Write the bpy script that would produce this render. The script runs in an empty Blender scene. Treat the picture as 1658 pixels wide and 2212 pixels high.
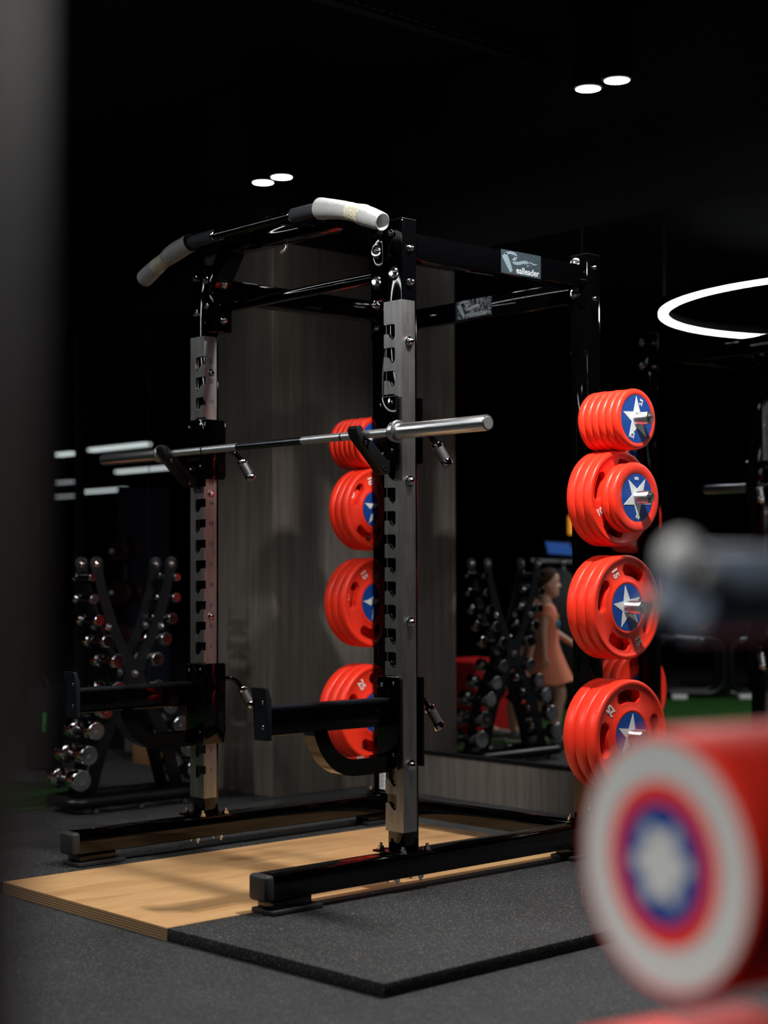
import bpy, bmesh, math, random
from mathutils import Vector, Matrix
random.seed(7)
PI = math.pi
S = bpy.context.scene
COL = S.collection

# ------------------------------------------------------------------ camera
YAW, PITCH, ROLL = -0.8354, 0.0359, -0.0036
CAM = Vector((4.0488, -3.7481, 1.1255))
fw = Vector((math.sin(YAW)*math.cos(PITCH), math.cos(YAW)*math.cos(PITCH), math.sin(PITCH)))
rt = Vector((math.cos(YAW), -math.sin(YAW), 0)); up = rt.cross(fw)
RT = rt*math.cos(ROLL)+up*math.sin(ROLL); UP = up*math.cos(ROLL)-rt*math.sin(ROLL)
cd = bpy.data.cameras.new('camera'); cam = bpy.data.objects.new('camera', cd); COL.objects.link(cam)
M = Matrix.Identity(4)
for i in range(3):
    M[i][0], M[i][1], M[i][2], M[i][3] = RT[i], UP[i], -fw[i], CAM[i]
cam.matrix_world = M
cd.sensor_fit = 'HORIZONTAL'; cd.sensor_width = 36.0; cd.lens = 3505/1658*36
cd.clip_start = .05; cd.clip_end = 200
cd.dof.use_dof = True; cd.dof.focus_distance = 5.75; cd.dof.aperture_fstop = 2.45; cd.dof.aperture_blades = 0
S.camera = cam
# ------------------------------------------------------------------ world, exposure
w = bpy.data.worlds.new('world'); S.world = w; w.use_nodes = True
w.node_tree.nodes['Background'].inputs[0].default_value = (.55, .65, .8, 1)
w.node_tree.nodes['Background'].inputs[1].default_value = .0015
S.view_settings.view_transform = 'Standard'; S.view_settings.look = 'None'
S.view_settings.exposure = 0.0; S.view_settings.gamma = 1.0; S.view_settings.use_curve_mapping = False
# downlight positions (each is a pair of ceiling cans): x, y, lens height, watts of each can, colour, aim
LZ = 3.0
DOWNLIGHTS = [
    # x, y, watts of each lamp, label, cone in degrees
    (-2.03, 1.037,  2, 'pair of black ceiling cans in front of the wooden column', 100),
    ( 0.015, 1.047, 5, 'pair of black ceiling cans above the right rear post, upper right', 120),
    ( 0.75, 0.15, 165, 'pair of black ceiling cans over the floor right of the rack', 156),
    ( 0.15,-1.00,  45, 'added unseen pair of ceiling cans, fill light over the front edge of the platform', 140),  # added fill with no known fixture, lifts the floor in front
    ( 2.80,-4.35, 170, 'added unseen pair of ceiling cans behind the camera, lighting the near red weight', 96),  # made-up source, brightens the face of the near weight
    (-2.55,-2.60, 80, 'added unseen pair of ceiling cans inside the ring light, brightening the girl and dumbbells', 150),  # added fill for the girl and dumbbell tree in the mirror
]

# ------------------------------------------------------------------ materials
def mat(name, col=(.5,.5,.5), rough=.5, metal=0., spec=.5, coat=0., emit=None, es=0.):
    m = bpy.data.materials.new(name); m.use_nodes = True
    b = m.node_tree.nodes['Principled BSDF']
    b.inputs['Base Color'].default_value = (*col, 1); b.inputs['Roughness'].default_value = rough
    b.inputs['Metallic'].default_value = metal; b.inputs['Specular IOR Level'].default_value = spec
    b.inputs['Coat Weight'].default_value = coat; b.inputs['Coat Roughness'].default_value = .05
    if emit:
        b.inputs['Emission Color'].default_value = (*emit, 1); b.inputs['Emission Strength'].default_value = es
    return m
def nodes(m): return m.node_tree.nodes, m.node_tree.links, m.node_tree.nodes['Principled BSDF']
def ramp(n, stops):
    r = n.new('ShaderNodeValToRGB'); e = r.color_ramp.elements
    while len(e) < len(stops): e.new(.5)
    for k, (p, c) in enumerate(stops):
        e[k].position = p; e[k].color = (*c, 1) if len(c) == 3 else c
    return r
def coords(n, l, scale, kind='Object'):
    tc = n.new('ShaderNodeTexCoord'); mp = n.new('ShaderNodeMapping'); mp.inputs['Scale'].default_value = scale
    l.new(tc.outputs[kind], mp.inputs[0]); return mp
def noise(n, l, vec, scale, detail=4, rough=.55):
    t = n.new('ShaderNodeTexNoise'); t.inputs['Scale'].default_value = scale
    t.inputs['Detail'].default_value = detail; t.inputs['Roughness'].default_value = rough
    l.new(vec.outputs[0], t.inputs[0]); return t
def bump(n, l, b, src, strength, dist=.002):
    bp = n.new('ShaderNodeBump'); bp.inputs['Strength'].default_value = strength; bp.inputs['Distance'].default_value = dist
    l.new(src, bp.inputs['Height']); l.new(bp.outputs[0], b.inputs['Normal'])

BLACK = mat('black_gloss_paint', (.0006,.0006,.0008), .04, 0, .42)
n, l, b = nodes(BLACK); c = coords(n, l, (1,1,1)); t = noise(n, l, c, 420, 2); bump(n, l, b, t.outputs[0], .03, .0004)
BLACKDULL = mat('black_paint', (.0006,.0006,.0008), .05, 0, .12)
SATIN = mat('black_satin', (.004,.0045,.006), .36, 0, .3)
BLUEBLACK = mat('blue_black_pad', (.003,.005,.008), .45, 0, .22)
RUBBER = mat('black_rubber', (.012,.012,.013), .6)
FOAMGRIP = mat('dark_foam_grip', (.018,.021,.027), .75)
CHROME = mat('chrome', (.75,.76,.78), .07, 1.)
ENDCHROME = mat('polished_end_face', (.55,.56,.58), .10, 1.)
BARSTEEL = mat('bar_steel', (.66,.67,.69), .38, 1.)
BARCHROME = mat('satin_chrome', (.72,.73,.75), .27, 1.)
n, l, b = nodes(BARSTEEL); c = coords(n, l, (1,1,1)); t = noise(n, l, c, 900, 1); bump(n, l, b, t.outputs[0], .25, .0005)
DARKKNURL = mat('dark_smooth_shaft', (.10,.11,.13), .25, 1.)
GRIPKNURL = mat('knurled_grip', (.10,.10,.105), .45, .8)
STEEL = mat('stainless_sleeve', (.5,.5,.49), .38, 1.)
n, l, b = nodes(STEEL)
c = coords(n, l, (14,14,2.2)); t = noise(n, l, c, 3, 5, .6)
r = ramp(n, [(.25,(.30,.28,.25)),(.5,(.43,.43,.42)),(.75,(.52,.53,.52))]); l.new(t.outputs[0], r.inputs[0]); l.new(r.outputs[0], b.inputs['Base Color'])
t2 = noise(n, l, coords(n, l, (1,1,200)), 4, 2)
r2 = ramp(n, [(.3,(.325,)*3),(.7,(.355,)*3)]); l.new(t2.outputs[0], r2.inputs[0]); l.new(r2.outputs[0], b.inputs['Roughness'])
RED = mat('red_rubber', (.86,.034,.014), .36, 0, .4)
REDMATT = mat('red_urethane', (.84,.032,.016), .6, 0, .2)
REDPAINT = mat('red_vinyl', (.62,.012,.015), .45)
BLUE = mat('blue_disc', (.008,.060,.30), .32)
WHITE = mat('white_print', (.66,.68,.66), .45)
INK = mat('black_engraving', (.012,.012,.012), .6)
WRAP = mat('white_foam_wrap', (.29,.30,.30), .62)
n, l, b = nodes(WRAP); c = coords(n, l, (1,1,1)); t = noise(n, l, c, 45, 3); bump(n, l, b, t.outputs[0], .5, .004)
TAPE = mat('clear_yellowed_tape', (.50,.47,.36), .14, 0, .8)
n, l, b = nodes(TAPE); c = coords(n, l, (1,1,1)); t = noise(n, l, c, 130, 3); bump(n, l, b, t.outputs[0], .9, .006)
FILM = mat('plastic_film', (.016,.022,.027), .16, 0, .6)
n, l, b = nodes(FILM); c = coords(n, l, (1,1,1)); t = noise(n, l, c, 30, 2); bump(n, l, b, t.outputs[0], .55, .01)
FILMPRINT = mat('silver_print', (.075,.10,.115), .35, 0)
FILMTEXT = mat('pale_print', (.19,.21,.22), .4, 0)
PAPER = mat('white_label_paper', (.62,.63,.64), .6)
MIRROR = mat('dark_mirror', (.74,.76,.78), .0, 1.)
MIRRORSEAM = mat('mirror_edge', (.05,.045,.04), .5, .2)
CEIL = mat('black_ceiling_paint', (.004,.004,.005), .8, 0, .2)
WALLB = mat('black_wall_paint', (.006,.006,.008), .6, 0, .3)
ENDGREY = mat('dull_grey_disc', (.20,.20,.19), .6)
CANBLACK = mat('matt_black_can', (.003,.003,.003), .9, 0, .1)
TRAY = mat('dark_tray', (.015,.015,.018), .5)
TRAYDOT = mat('bare_rung', (.20,.19,.17), .45)
GLOW = mat('lamp_glow', (1,1,1), .5, 0, 0, 0, (1,.98,.96), 14)
RINGGLOW = mat('ring_diffuser', (1,1,1), .5, 0, 0, 0, (.95,.98,1.0), 19)
STRIPGLOW = mat('strip_diffuser', (1,1,1), .5, 0, 0, 0, (.90,1.0,.96), 1.1)
DIMGLOW = mat('dim_strip_diffuser', (1,1,1), .5, 0, 0, 0, (.90,.98,1.0), .38)
ORANGEGLOW = mat('orange_sign_glow', (1,.4,.05), .5, 0, 0, 0, (1,.36,.03), .9)
SCREEN = mat('blue_screen', (.01,.03,.1), .3, 0, .5, 0, (.03,.11,.42), .55)
DARKRED = mat('dark_red_rubber', (.07,.004,.004), .5)
NAVY = mat('navy_fabric', (.028,.036,.060), .8)
GREYMETAL = mat('grey_tube', (.33,.34,.36), .35, .5)
WHITEFOOT = mat('white_foot_cap', (.65,.66,.66), .5)
RAILGREY = mat('blue_grey_satin_tube', (.22,.28,.37), .42)
GLINTGREY = mat('grey_painted_glint', (.36,.38,.38), .4)  # weaker glints on the rail end, put into the colour
GLINTPALE = mat('pale_painted_glint', (.80,.82,.82), .4)  # bright glint on the rail end, put into the colour
POSTGREY = mat('grey_powder_coat', (.055,.055,.055), .6, 0, .2)
TAN = mat('tan_wood', (.22,.115,.045), .6)
ORANGE = mat('orange_panel', (.5,.14,.02), .5)

# rubber flooring with pale flecks
def rubber(name, base, fleck, dens):
    m = mat(name, base, .72, 0, .3); n, l, b = nodes(m)
    c = coords(n, l, (1,1,1))
    big = noise(n, l, c, 2.2, 5, .6); rb = ramp(n, [(.3, tuple(x*.72 for x in base)), (.7, tuple(x*1.35 for x in base))]); l.new(big.outputs[0], rb.inputs[0])
    v = n.new('ShaderNodeTexVoronoi'); v.inputs['Scale'].default_value = 95; l.new(c.outputs[0], v.inputs[0])
    r1 = ramp(n, [(.0,(1,1,1)),(.20,(0,0,0))]); l.new(v.outputs['Distance'], r1.inputs[0])
    sep = n.new('ShaderNodeSeparateColor'); l.new(v.outputs['Color'], sep.inputs[0])
    r2 = ramp(n, [(dens,(0,0,0)),(dens+.02,(1,1,1))]); l.new(sep.outputs[0], r2.inputs[0])
    mu = n.new('ShaderNodeMath'); mu.operation = 'MULTIPLY'; l.new(r1.outputs[0], mu.inputs[0]); l.new(r2.outputs[0], mu.inputs[1])
    v2 = n.new('ShaderNodeTexVoronoi'); v2.inputs['Scale'].default_value = 320; l.new(c.outputs[0], v2.inputs[0])
    s2 = n.new('ShaderNodeSeparateColor'); l.new(v2.outputs['Color'], s2.inputs[0])
    r3 = ramp(n, [(.86,(0,0,0)),(.94,(.22,.22,.22))]); l.new(s2.outputs[0], r3.inputs[0])
    ad = n.new('ShaderNodeMath'); ad.operation = 'MAXIMUM'; l.new(mu.outputs[0], ad.inputs[0]); l.new(r3.outputs[0], ad.inputs[1])
    mx = n.new('ShaderNodeMix'); mx.data_type = 'RGBA'; l.new(ad.outputs[0], mx.inputs[0]); l.new(rb.outputs[0], mx.inputs[6]); mx.inputs[7].default_value = (*fleck, 1)
    l.new(mx.outputs[2], b.inputs['Base Color'])
    t = noise(n, l, c, 260, 3); bump(n, l, b, t.outputs[0], .5, .002)
    return m
FLOORM = rubber('speckled_rubber_floor', (.0200,.0225,.0265), (.42,.39,.30), .83)
MATM = rubber('speckled_rubber_mat', (.0165,.0182,.021), (.50,.46,.34), .79)
# plywood
WOOD = mat('oak_plywood', (.5,.3,.14), .42, 0, .4)
n, l, b = nodes(WOOD)
c = coords(n, l, (5,.55,5)); t = noise(n, l, c, 3.0, 8, .62)
r = ramp(n, [(.28,(.44,.225,.088)),(.5,(.58,.335,.150)),(.72,(.65,.40,.195))]); l.new(t.outputs[0], r.inputs[0])
c2 = coords(n, l, (60,2.2,60)); t2 = noise(n, l, c2, 3, 3)
r2 = ramp(n, [(.35,(.80,.78,.74)),(.6,(1,1,1))]); l.new(t2.outputs[0], r2.inputs[0])
mx = n.new('ShaderNodeMix'); mx.data_type = 'RGBA'; mx.blend_type = 'MULTIPLY'; mx.inputs[0].default_value = .8
l.new(r.outputs[0], mx.inputs[6]); l.new(r2.outputs[0], mx.inputs[7]); l.new(mx.outputs[2], b.inputs['Base Color'])
PLYEDGE = mat('plywood_edge', (.45,.28,.14), .6)
n, l, b = nodes(PLYEDGE); c = coords(n, l, (1,1,1)); wv = n.new('ShaderNodeTexWave'); wv.bands_direction = 'Z'; wv.inputs['Scale'].default_value = 40
l.new(c.outputs[0], wv.inputs[0]); r = ramp(n, [(.2,(.17,.085,.035)),(.55,(.56,.35,.17))]); l.new(wv.outputs[0], r.inputs[0]); l.new(r.outputs[0], b.inputs['Base Color'])
# taupe wood-grain laminate
TAUPE = mat('taupe_woodgrain_laminate', (.10,.09,.08), .5, 0, .3)
n, l, b = nodes(TAUPE)
c = coords(n, l, (9,9,.35)); t = noise(n, l, c, 3, 7, .65)
r = ramp(n, [(.30,(.100,.088,.075)),(.5,(.140,.124,.106)),(.72,(.185,.165,.141))]); l.new(t.outputs[0], r.inputs[0])
c2 = coords(n, l, (120,120,1.6)); t2 = noise(n, l, c2, 2.5, 3); r2 = ramp(n, [(.35,(.72,.71,.70)),(.65,(1,1,1))]); l.new(t2.outputs[0], r2.inputs[0])
mx = n.new('ShaderNodeMix'); mx.data_type = 'RGBA'; mx.blend_type = 'MULTIPLY'; mx.inputs[0].default_value = 1
l.new(r.outputs[0], mx.inputs[6]); l.new(r2.outputs[0], mx.inputs[7]); l.new(mx.outputs[2], b.inputs['Base Color'])
TURF = mat('green_turf', (.02,.075,.015), .9, 0, .1)
n, l, b = nodes(TURF); c = coords(n, l, (1,1,1)); t = noise(n, l, c, 180, 4)
r = ramp(n, [(.3,(.008,.035,.006)),(.7,(.035,.12,.022))]); l.new(t.outputs[0], r.inputs[0]); l.new(r.outputs[0], b.inputs['Base Color']); bump(n, l, b, t.outputs[0], 1, .01)
SKIN = mat('skin', (.66,.40,.28), .5); SKIN.node_tree.nodes['Principled BSDF'].inputs['Subsurface Weight'].default_value = .08
HAIR = mat('brown_hair', (.060,.032,.017), .75, 0, .2)
CORAL = mat('coral_cotton', (.92,.27,.15), .75)
TEAL = mat('teal_print', (.02,.30,.42), .6); YELLOW = mat('yellow_print', (.75,.50,.06), .6)
BLACKCLOTH = mat('black_cloth', (.006,.006,.007), .9, 0, .15)
LIPS = mat('lips', (.45,.16,.13), .5); EYE = mat('dark_eye', (.01,.008,.006), .2)
SHOE = mat('grey_shoe', (.16,.15,.14), .7); SOLE = mat('white_sole', (.6,.58,.52), .6)
GREENTEXT = mat('green_print', (.03,.30,.04), .6)

# ------------------------------------------------------------------ mesh helpers
class MB:
    def __init__(s): s.b = bmesh.new(); s.done = []
    def cut(s): s.done.append(s.b); s.b = bmesh.new(); return s
    def face_mat(s, faces, mi):
        for f in faces: f.material_index = mi
    def box(s, x0, x1, y0, y1, z0, z1, bev=0., seg=2, mi=0, rot=None, piv=None):
        g = bmesh.ops.create_cube(s.b, size=1)
        vs = g['verts']
        for v in vs:
            v.co = Vector(((x0+x1)/2+v.co.x*(x1-x0), (y0+y1)/2+v.co.y*(y1-y0), (z0+z1)/2+v.co.z*(z1-z0)))
        if bev > 0:
            es = list({e for v in vs for e in v.link_edges})
            r = bmesh.ops.bevel(s.b, geom=es, offset=bev, segments=seg, affect='EDGES', profile=.5)
            vs = list({v for f in r['faces'] for v in f.verts} | {v for v in vs if v.is_valid})
        if rot is not None:
            p = Vector(piv) if piv else Vector(((x0+x1)/2,(y0+y1)/2,(z0+z1)/2))
            for v in vs: v.co = p + rot @ (v.co-p)
        if mi:
            s.face_mat({f for v in vs for f in v.link_faces}, mi)
        return s
    def prism(s, pts, axis, a, bb, mi=0, bev=0.):
        """polygon pts (2-tuples) extruded along axis 0/1/2 from a to bb"""
        def P(p, t):
            q = list(p); q.insert(axis, t); return q
        v0 = [s.b.verts.new(P(p, a)) for p in pts]; v1 = [s.b.verts.new(P(p, bb)) for p in pts]
        fs = [s.b.faces.new(v0), s.b.faces.new(v1[::-1])]
        k = len(pts)
        for i in range(k): fs.append(s.b.faces.new((v0[(i+1)%k], v0[i], v1[i], v1[(i+1)%k])))
        s.face_mat(fs, mi)
        if bev > 0:
            es = list({e for f in fs[:2] for e in f.edges})
            bmesh.ops.bevel(s.b, geom=es, offset=bev, segments=2, affect='EDGES', profile=.5)
        return s
    def lathe(s, prof, o, d, seg=32, mi=0, cap=True):
        """profile [(t,r)] revolved about axis through o along d"""
        d = Vector(d).normalized(); o = Vector(o)
        a = d.orthogonal().normalized(); c = d.cross(a)
        rings = []
        for t, r in prof:
            rings.append([s.b.verts.new(o+d*t+(a*math.cos(2*PI*k/seg)+c*math.sin(2*PI*k/seg))*max(r,1e-5)) for k in range(seg)])
        fs = []
        for i in range(len(rings)-1):
            for k in range(seg):
                fs.append(s.b.faces.new((rings[i][k], rings[i][(k+1)%seg], rings[i+1][(k+1)%seg], rings[i+1][k])))
        if cap:
            fs.append(s.b.faces.new(rings[0][::-1])); fs.append(s.b.faces.new(rings[-1]))
        s.face_mat(fs, mi); return s
    def cyl(s, p0, p1, r, seg=24, bev=0., mi=0):
        p0, p1 = Vector(p0), Vector(p1); L = (p1-p0).length
        pr = [(0,r),(L,r)] if bev <= 0 else [(0,r-bev),(bev*.3,r-bev*.3),(bev,r),(L-bev,r),(L-bev*.3,r-bev*.3),(L,r-bev)]
        return s.lathe(pr, p0, p1-p0, seg, mi)
    def tube(s, pts, r, seg=16, mi=0, closed=False, rect=None, cap=True):
        """sweep circle (or rect=(w,h)) along pts"""
        pts = [Vector(p) for p in pts]; N = len(pts); rings = []; prev = None
        upv = Vector((0,0,1))
        for i, p in enumerate(pts):
            if closed: t = pts[(i+1)%N]-pts[i-1]
            else: t = pts[min(i+1,N-1)]-pts[max(i-1,0)]
            t.normalize()
            if prev is None:
                a = t.cross(upv)
                if a.length < .15: a = t.cross(Vector((1,0,0)))
            else: a = prev-t*prev.dot(t)
            a.normalize(); prev = a.copy(); c = a.cross(t).normalized()
            rr = r[i] if isinstance(r, (list, tuple)) else r
            if rect: ring = [p+a*x*rect[0]/2+c*y*rect[1]/2 for x, y in ((-1,-1),(1,-1),(1,1),(-1,1))]
            else: ring = [p+(a*math.cos(2*PI*k/seg)+c*math.sin(2*PI*k/seg))*rr for k in range(seg)]
            rings.append([s.b.verts.new(q) for q in ring])
        m = len(rings[0]); fs = []
        for i in range(N if closed else N-1):
            A, B = rings[i], rings[(i+1)%N]
            for k in range(m): fs.append(s.b.faces.new((A[k], A[(k+1)%m], B[(k+1)%m], B[k])))
        if not closed and cap:
            fs.append(s.b.faces.new(rings[0][::-1])); fs.append(s.b.faces.new(rings[-1]))
        s.face_mat(fs, mi); return s
    def ball(s, c, r, sx=1, sy=1, sz=1, seg=20, mi=0):
        g = bmesh.ops.create_uvsphere(s.b, u_segments=seg, v_segments=seg//2, radius=1)
        for v in g['verts']: v.co = Vector(c)+Vector((v.co.x*r*sx, v.co.y*r*sy, v.co.z*r*sz))
        if mi: s.face_mat({f for v in g['verts'] for f in v.link_faces}, mi)
        return s
    def text(s, body, size, origin, xdir, ydir, depth=.0005, mi=0, bold=0.):
        """flat lettering, centred on origin"""
        cu = bpy.data.curves.new('lettering', 'FONT'); cu.body = body; cu.size = size; cu.align_x = 'CENTER'; cu.align_y = 'CENTER'
        cu.extrude = depth; cu.offset = bold; cu.resolution_u = 3
        ob = bpy.data.objects.new('lettering', cu); COL.objects.link(ob)
        dg = bpy.context.evaluated_depsgraph_get(); me = bpy.data.meshes.new_from_object(ob.evaluated_get(dg))
        bpy.data.objects.remove(ob); bpy.data.curves.remove(cu)
        x = Vector(xdir).normalized(); y = Vector(ydir).normalized(); z = x.cross(y); o = Vector(origin)
        base = len(s.b.verts); nf = len(s.b.faces)
        s.b.from_mesh(me); bpy.data.meshes.remove(me)
        s.b.verts.ensure_lookup_table(); s.b.faces.ensure_lookup_table()
        for v in s.b.verts[base:]: v.co = o+x*v.co.x+y*v.co.y+z*v.co.z
        for f in s.b.faces[nf:]: f.material_index = mi
        return s
    def star(s, R, r, x, rot, rin=0., mi=0, th=.001, npt=5):
        """star in the plane x=const facing +x (y right, z up)"""
        pts = []
        for k in range(2*npt):
            a = rot+PI/npt*k; q = R if k % 2 == 0 else r
            pts.append((q*math.cos(a), q*math.sin(a)))
        return s.prism(pts[::-1], 0, x, x+th, mi)
def build(name, mb, mats, parent=None, local=False, smooth=40):
    if mb.done:                      # several like pieces: each becomes an object of its own
        if len(mb.b.verts): mb.cut()
        first = None
        for bb in mb.done:
            q = MB(); q.b = bb; o = build(name, q, mats, parent, local, smooth); first = first or o
        return first
    me = bpy.data.meshes.new(name)
    bmesh.ops.recalc_face_normals(mb.b, faces=mb.b.faces[:])
    if parent is not None and not local:
        off = -world_loc(parent)
        for v in mb.b.verts: v.co += off
    mb.b.to_mesh(me); mb.b.free()
    for m in (mats if isinstance(mats, (list, tuple)) else [mats]): me.materials.append(m)
    if smooth:
        me.shade_smooth(); me.set_sharp_from_angle(angle=math.radians(smooth))
    o = bpy.data.objects.new(name, me); COL.objects.link(o)
    if parent is not None: o.parent = parent
    return o
def world_loc(o):
    v = Vector((0,0,0))
    while o is not None: v += o.location; o = o.parent
    return v
def tag(o, label, cat, group=None):
    o['label'] = label; o['category'] = cat
    if group: o['group'] = group
    return o
def thing(name, label, cat, loc=(0,0,0), group=None, rz=0):
    o = bpy.data.objects.new(name, None); o.empty_display_size = .05; COL.objects.link(o)
    o.location = loc; o.rotation_euler = (0,0,rz); return tag(o, label, cat, group)
def struct(o): o['kind'] = 'structure'; return o
def part_label(o, s): o['label'] = s; return o
def copy_tree(o, parent=None):
    c = o.copy(); COL.objects.link(c)
    if parent is not None: c.parent = parent
    for ch in list(o.children): copy_tree(ch, c)
    return c

# ------------------------------------------------------------------ the room
YW = 1.91           # face of the mirrors
XL, XR, YF, ZC = -27.0, 7.0, -18.0, 3.62
struct(build('floor', MB().box(XL, XR, YF, 2.2, -.1, 0), FLOORM))
struct(build('ceiling', MB().box(XL, XR, YF, 2.2, ZC, ZC+.1), CEIL))
struct(build('wall_back', MB().box(XL, XR, YW+.012, 2.2, 0, ZC), WALLB))
struct(build('wall_front', MB().box(XL, XR, YF-.1, YF, 0, ZC), WALLB))
struct(build('wall_left', MB().box(XL-.1, XL, YF, 2.2, 0, ZC), WALLB))
struct(build('wall_right', MB().box(XR, XR+.1, YF, 2.2, 0, ZC), WALLB))
# wooden column and the wood panels under the mirrors
CX0, CX1, CY0 = -2.90, -2.325, 1.27
mb = MB().box(CX0, CX1, CY0, YW+.012, 0, 2.78, .002, 1)
struct(build('trim_1', mb, TAUPE))
struct(build('trim_2', MB().box(CX0, CX1, CY0, YW+.012, 2.782, ZC), CEIL))
mb = MB().box(CX1, XR, YW-.012, YW+.012, 0, .205); mb.box(CX1, XR, YW-.020, YW+.012, .205, .221, .002, 1, 1)
struct(build('baseboard_back', mb, [TAUPE, SATIN]))
mb = MB().box(-4.62, CX0, YW-.012, YW+.012, 0, .205); mb.box(-4.62, CX0, YW-.020, YW+.012, .205, .221, .002, 1, 1)
struct(build('baseboard_left', mb, [TAUPE, SATIN]))
MT = 2.70
def mirror(x0, x1, label, seam=None):
    t = thing('wall_mirror', label, 'mirror', ((x0+x1)/2, YW, .221), 'dark mirror panes on the back wall')
    build('glass_pane', MB().box(x0+.001, x1-.001, YW, YW+.008, .221, MT), MIRROR, t, smooth=0)
    for xx in ([x1] if seam is None else seam):
        build('edge_strip', MB().box(xx-.0015, xx+.0015, YW-.002, YW+.010, .221, MT), MIRRORSEAM, t, smooth=0)
mirror(CX1, -.839, 'tall mirror pane right of the wooden column, behind the rack, reflecting the girl')
mirror(-.839, .6, 'tall mirror pane behind the right rear post, reflecting the rack and ring light')
mirror(.6, 2.0, 'mirror pane at the far right end of the back wall')
mirror(-4.373, CX0, 'mirror pane left of the wooden column, behind the chrome dumbbells', [-4.373])
mirror(-5.12, -4.373, 'narrow mirror pane left of the pale vertical seam, reflecting the long white strip light', [])
mirror(-6.9, -5.24, 'leftmost mirror pane on the back wall, in the dark behind the blurred post', [-5.72])
# turf lane left of the rubber floor
tf = build('turf_runner', MB().prism([(-5.2,-9),(-2.76,-9),(-2.76,.20),(-3.02,.66),(-3.6,.66),(-5.2,.66)], 2, 0, .006), TURF); tag(tf, 'strip of green artificial turf on the floor left of the dumbbell rack', 'turf')

# ------------------------------------------------------------------ lifting platform
T = .04
pw = thing('plywood_platform', 'light oak plywood lifting deck under the power rack', 'platform', (-.593, .1, 0))
mb = MB().box(-1.095, -.090, -.90, 1.07, 0, T-.004); build('plywood_core', mb, PLYEDGE, pw)
mb = MB().box(-1.095, -.090, -.90, 1.07, T-.004, T); build('oak_face', mb, WOOD, pw)
mb = MB().prism([(-.088,-.90),(.852,-.862),(.835,1.07),(-.088,1.07)], 2, 0, T, bev=.004)
tag(build('rubber_mat', mb, MATM), 'thick black speckled rubber mat right of the plywood, its corner toward the camera', 'mat', 'rubber mats beside the plywood')
mb = MB().prism([(-2.04,-.90),(-1.097,-.90),(-1.097,1.07),(-2.04,1.07)], 2, 0, T, bev=.004)
tag(build('rubber_mat', mb, MATM), 'thick black speckled rubber mat left of the plywood, under the left foot of the rack', 'mat', 'rubber mats beside the plywood')

# ------------------------------------------------------------------ power rack
UW, UD = .091, .075            # upright section
WX = 1.147                     # spacing
RY = .967                      # front face of the rear uprights
HT = 2.332
ZT, ZB = 2.0517, .2375         # ends of the stainless sleeves
rack = thing('power_rack', 'black and steel power rack standing on the plywood platform', 'power rack', (-.619, .45, T))
def bolt(mb, o, d, r=.011, washer=.02, mi=0):
    mb.lathe([(0,washer),(.002,washer),(.0021,washer*.96),(.0022,r),(.010,r),(.012,r*.8)], o, d, 20, mi)
    mb.lathe([(.012,r*.55),(.0125,r*.5)], o, d, 6, mi); mb.cut()
def acorn(mb, o, d, r=.013):
    mb.lathe([(0,.019),(.002,.019),(.0025,.016)], o, d, 20)
    mb.lathe([(.0025,r*1.15),(.010,r*1.15),(.011,r*.95),(.016,r*.85),(.020,r*.55),(.022,.001)], o, d, 12); mb.cut()
def sleeve(x1, inner):
    """stainless U sleeve on a front upright with right edge x1; inner=-1 slots on the left edge, +1 on the right"""
    x0 = x1-UW; mb = MB(); edge = x0 if inner < 0 else x1
    s = 1 if inner < 0 else -1
    def X(d): return edge+s*d
    pts = [(X(0), ZB)]
    rows = []
    for k in range(1, 22):
        zt = 1.972-(21-k)*.0804          # top of slot k
        a, h = .056, .033                # depth of entry, height of entry
        pts_k = [(X(0), zt-h), (X(.016), zt-h+.001), (X(.024), zt-h-.004), (X(.030), zt-h-.014), (X(.034), zt-.048), (X(.040), zt-.0545), (X(.047), zt-.0545), (X(.053), zt-.049), (X(a), zt-.040), (X(a), zt-.006), (X(a-.005), zt-.0008), (X(0), zt)]
        pts += pts_k; rows.append(zt)
    pts += [(X(0), ZT), (X(UW), ZT), (X(UW), ZB)]
    mb.prism(pts, 1, -.0005, .0035)
    for xx in (x0, x1-.003):
        if abs(xx-(edge if inner < 0 else edge-.003)) < 1e-6:
            # inner side: notched where the slots enter
            q = [(.0035, ZB)]
            for zt in rows: q += [(.0035, zt-.033), (.0095, zt-.033), (.0095, zt), (.0035, zt)]
            q += [(.0035, ZT), (.0605, ZT), (.0605, ZB)]
            mb.prism(q, 0, xx, xx+.003)
        else: mb.box(xx, xx+.003, .0035, .0605, ZB, ZT)
    return mb, rows
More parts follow.
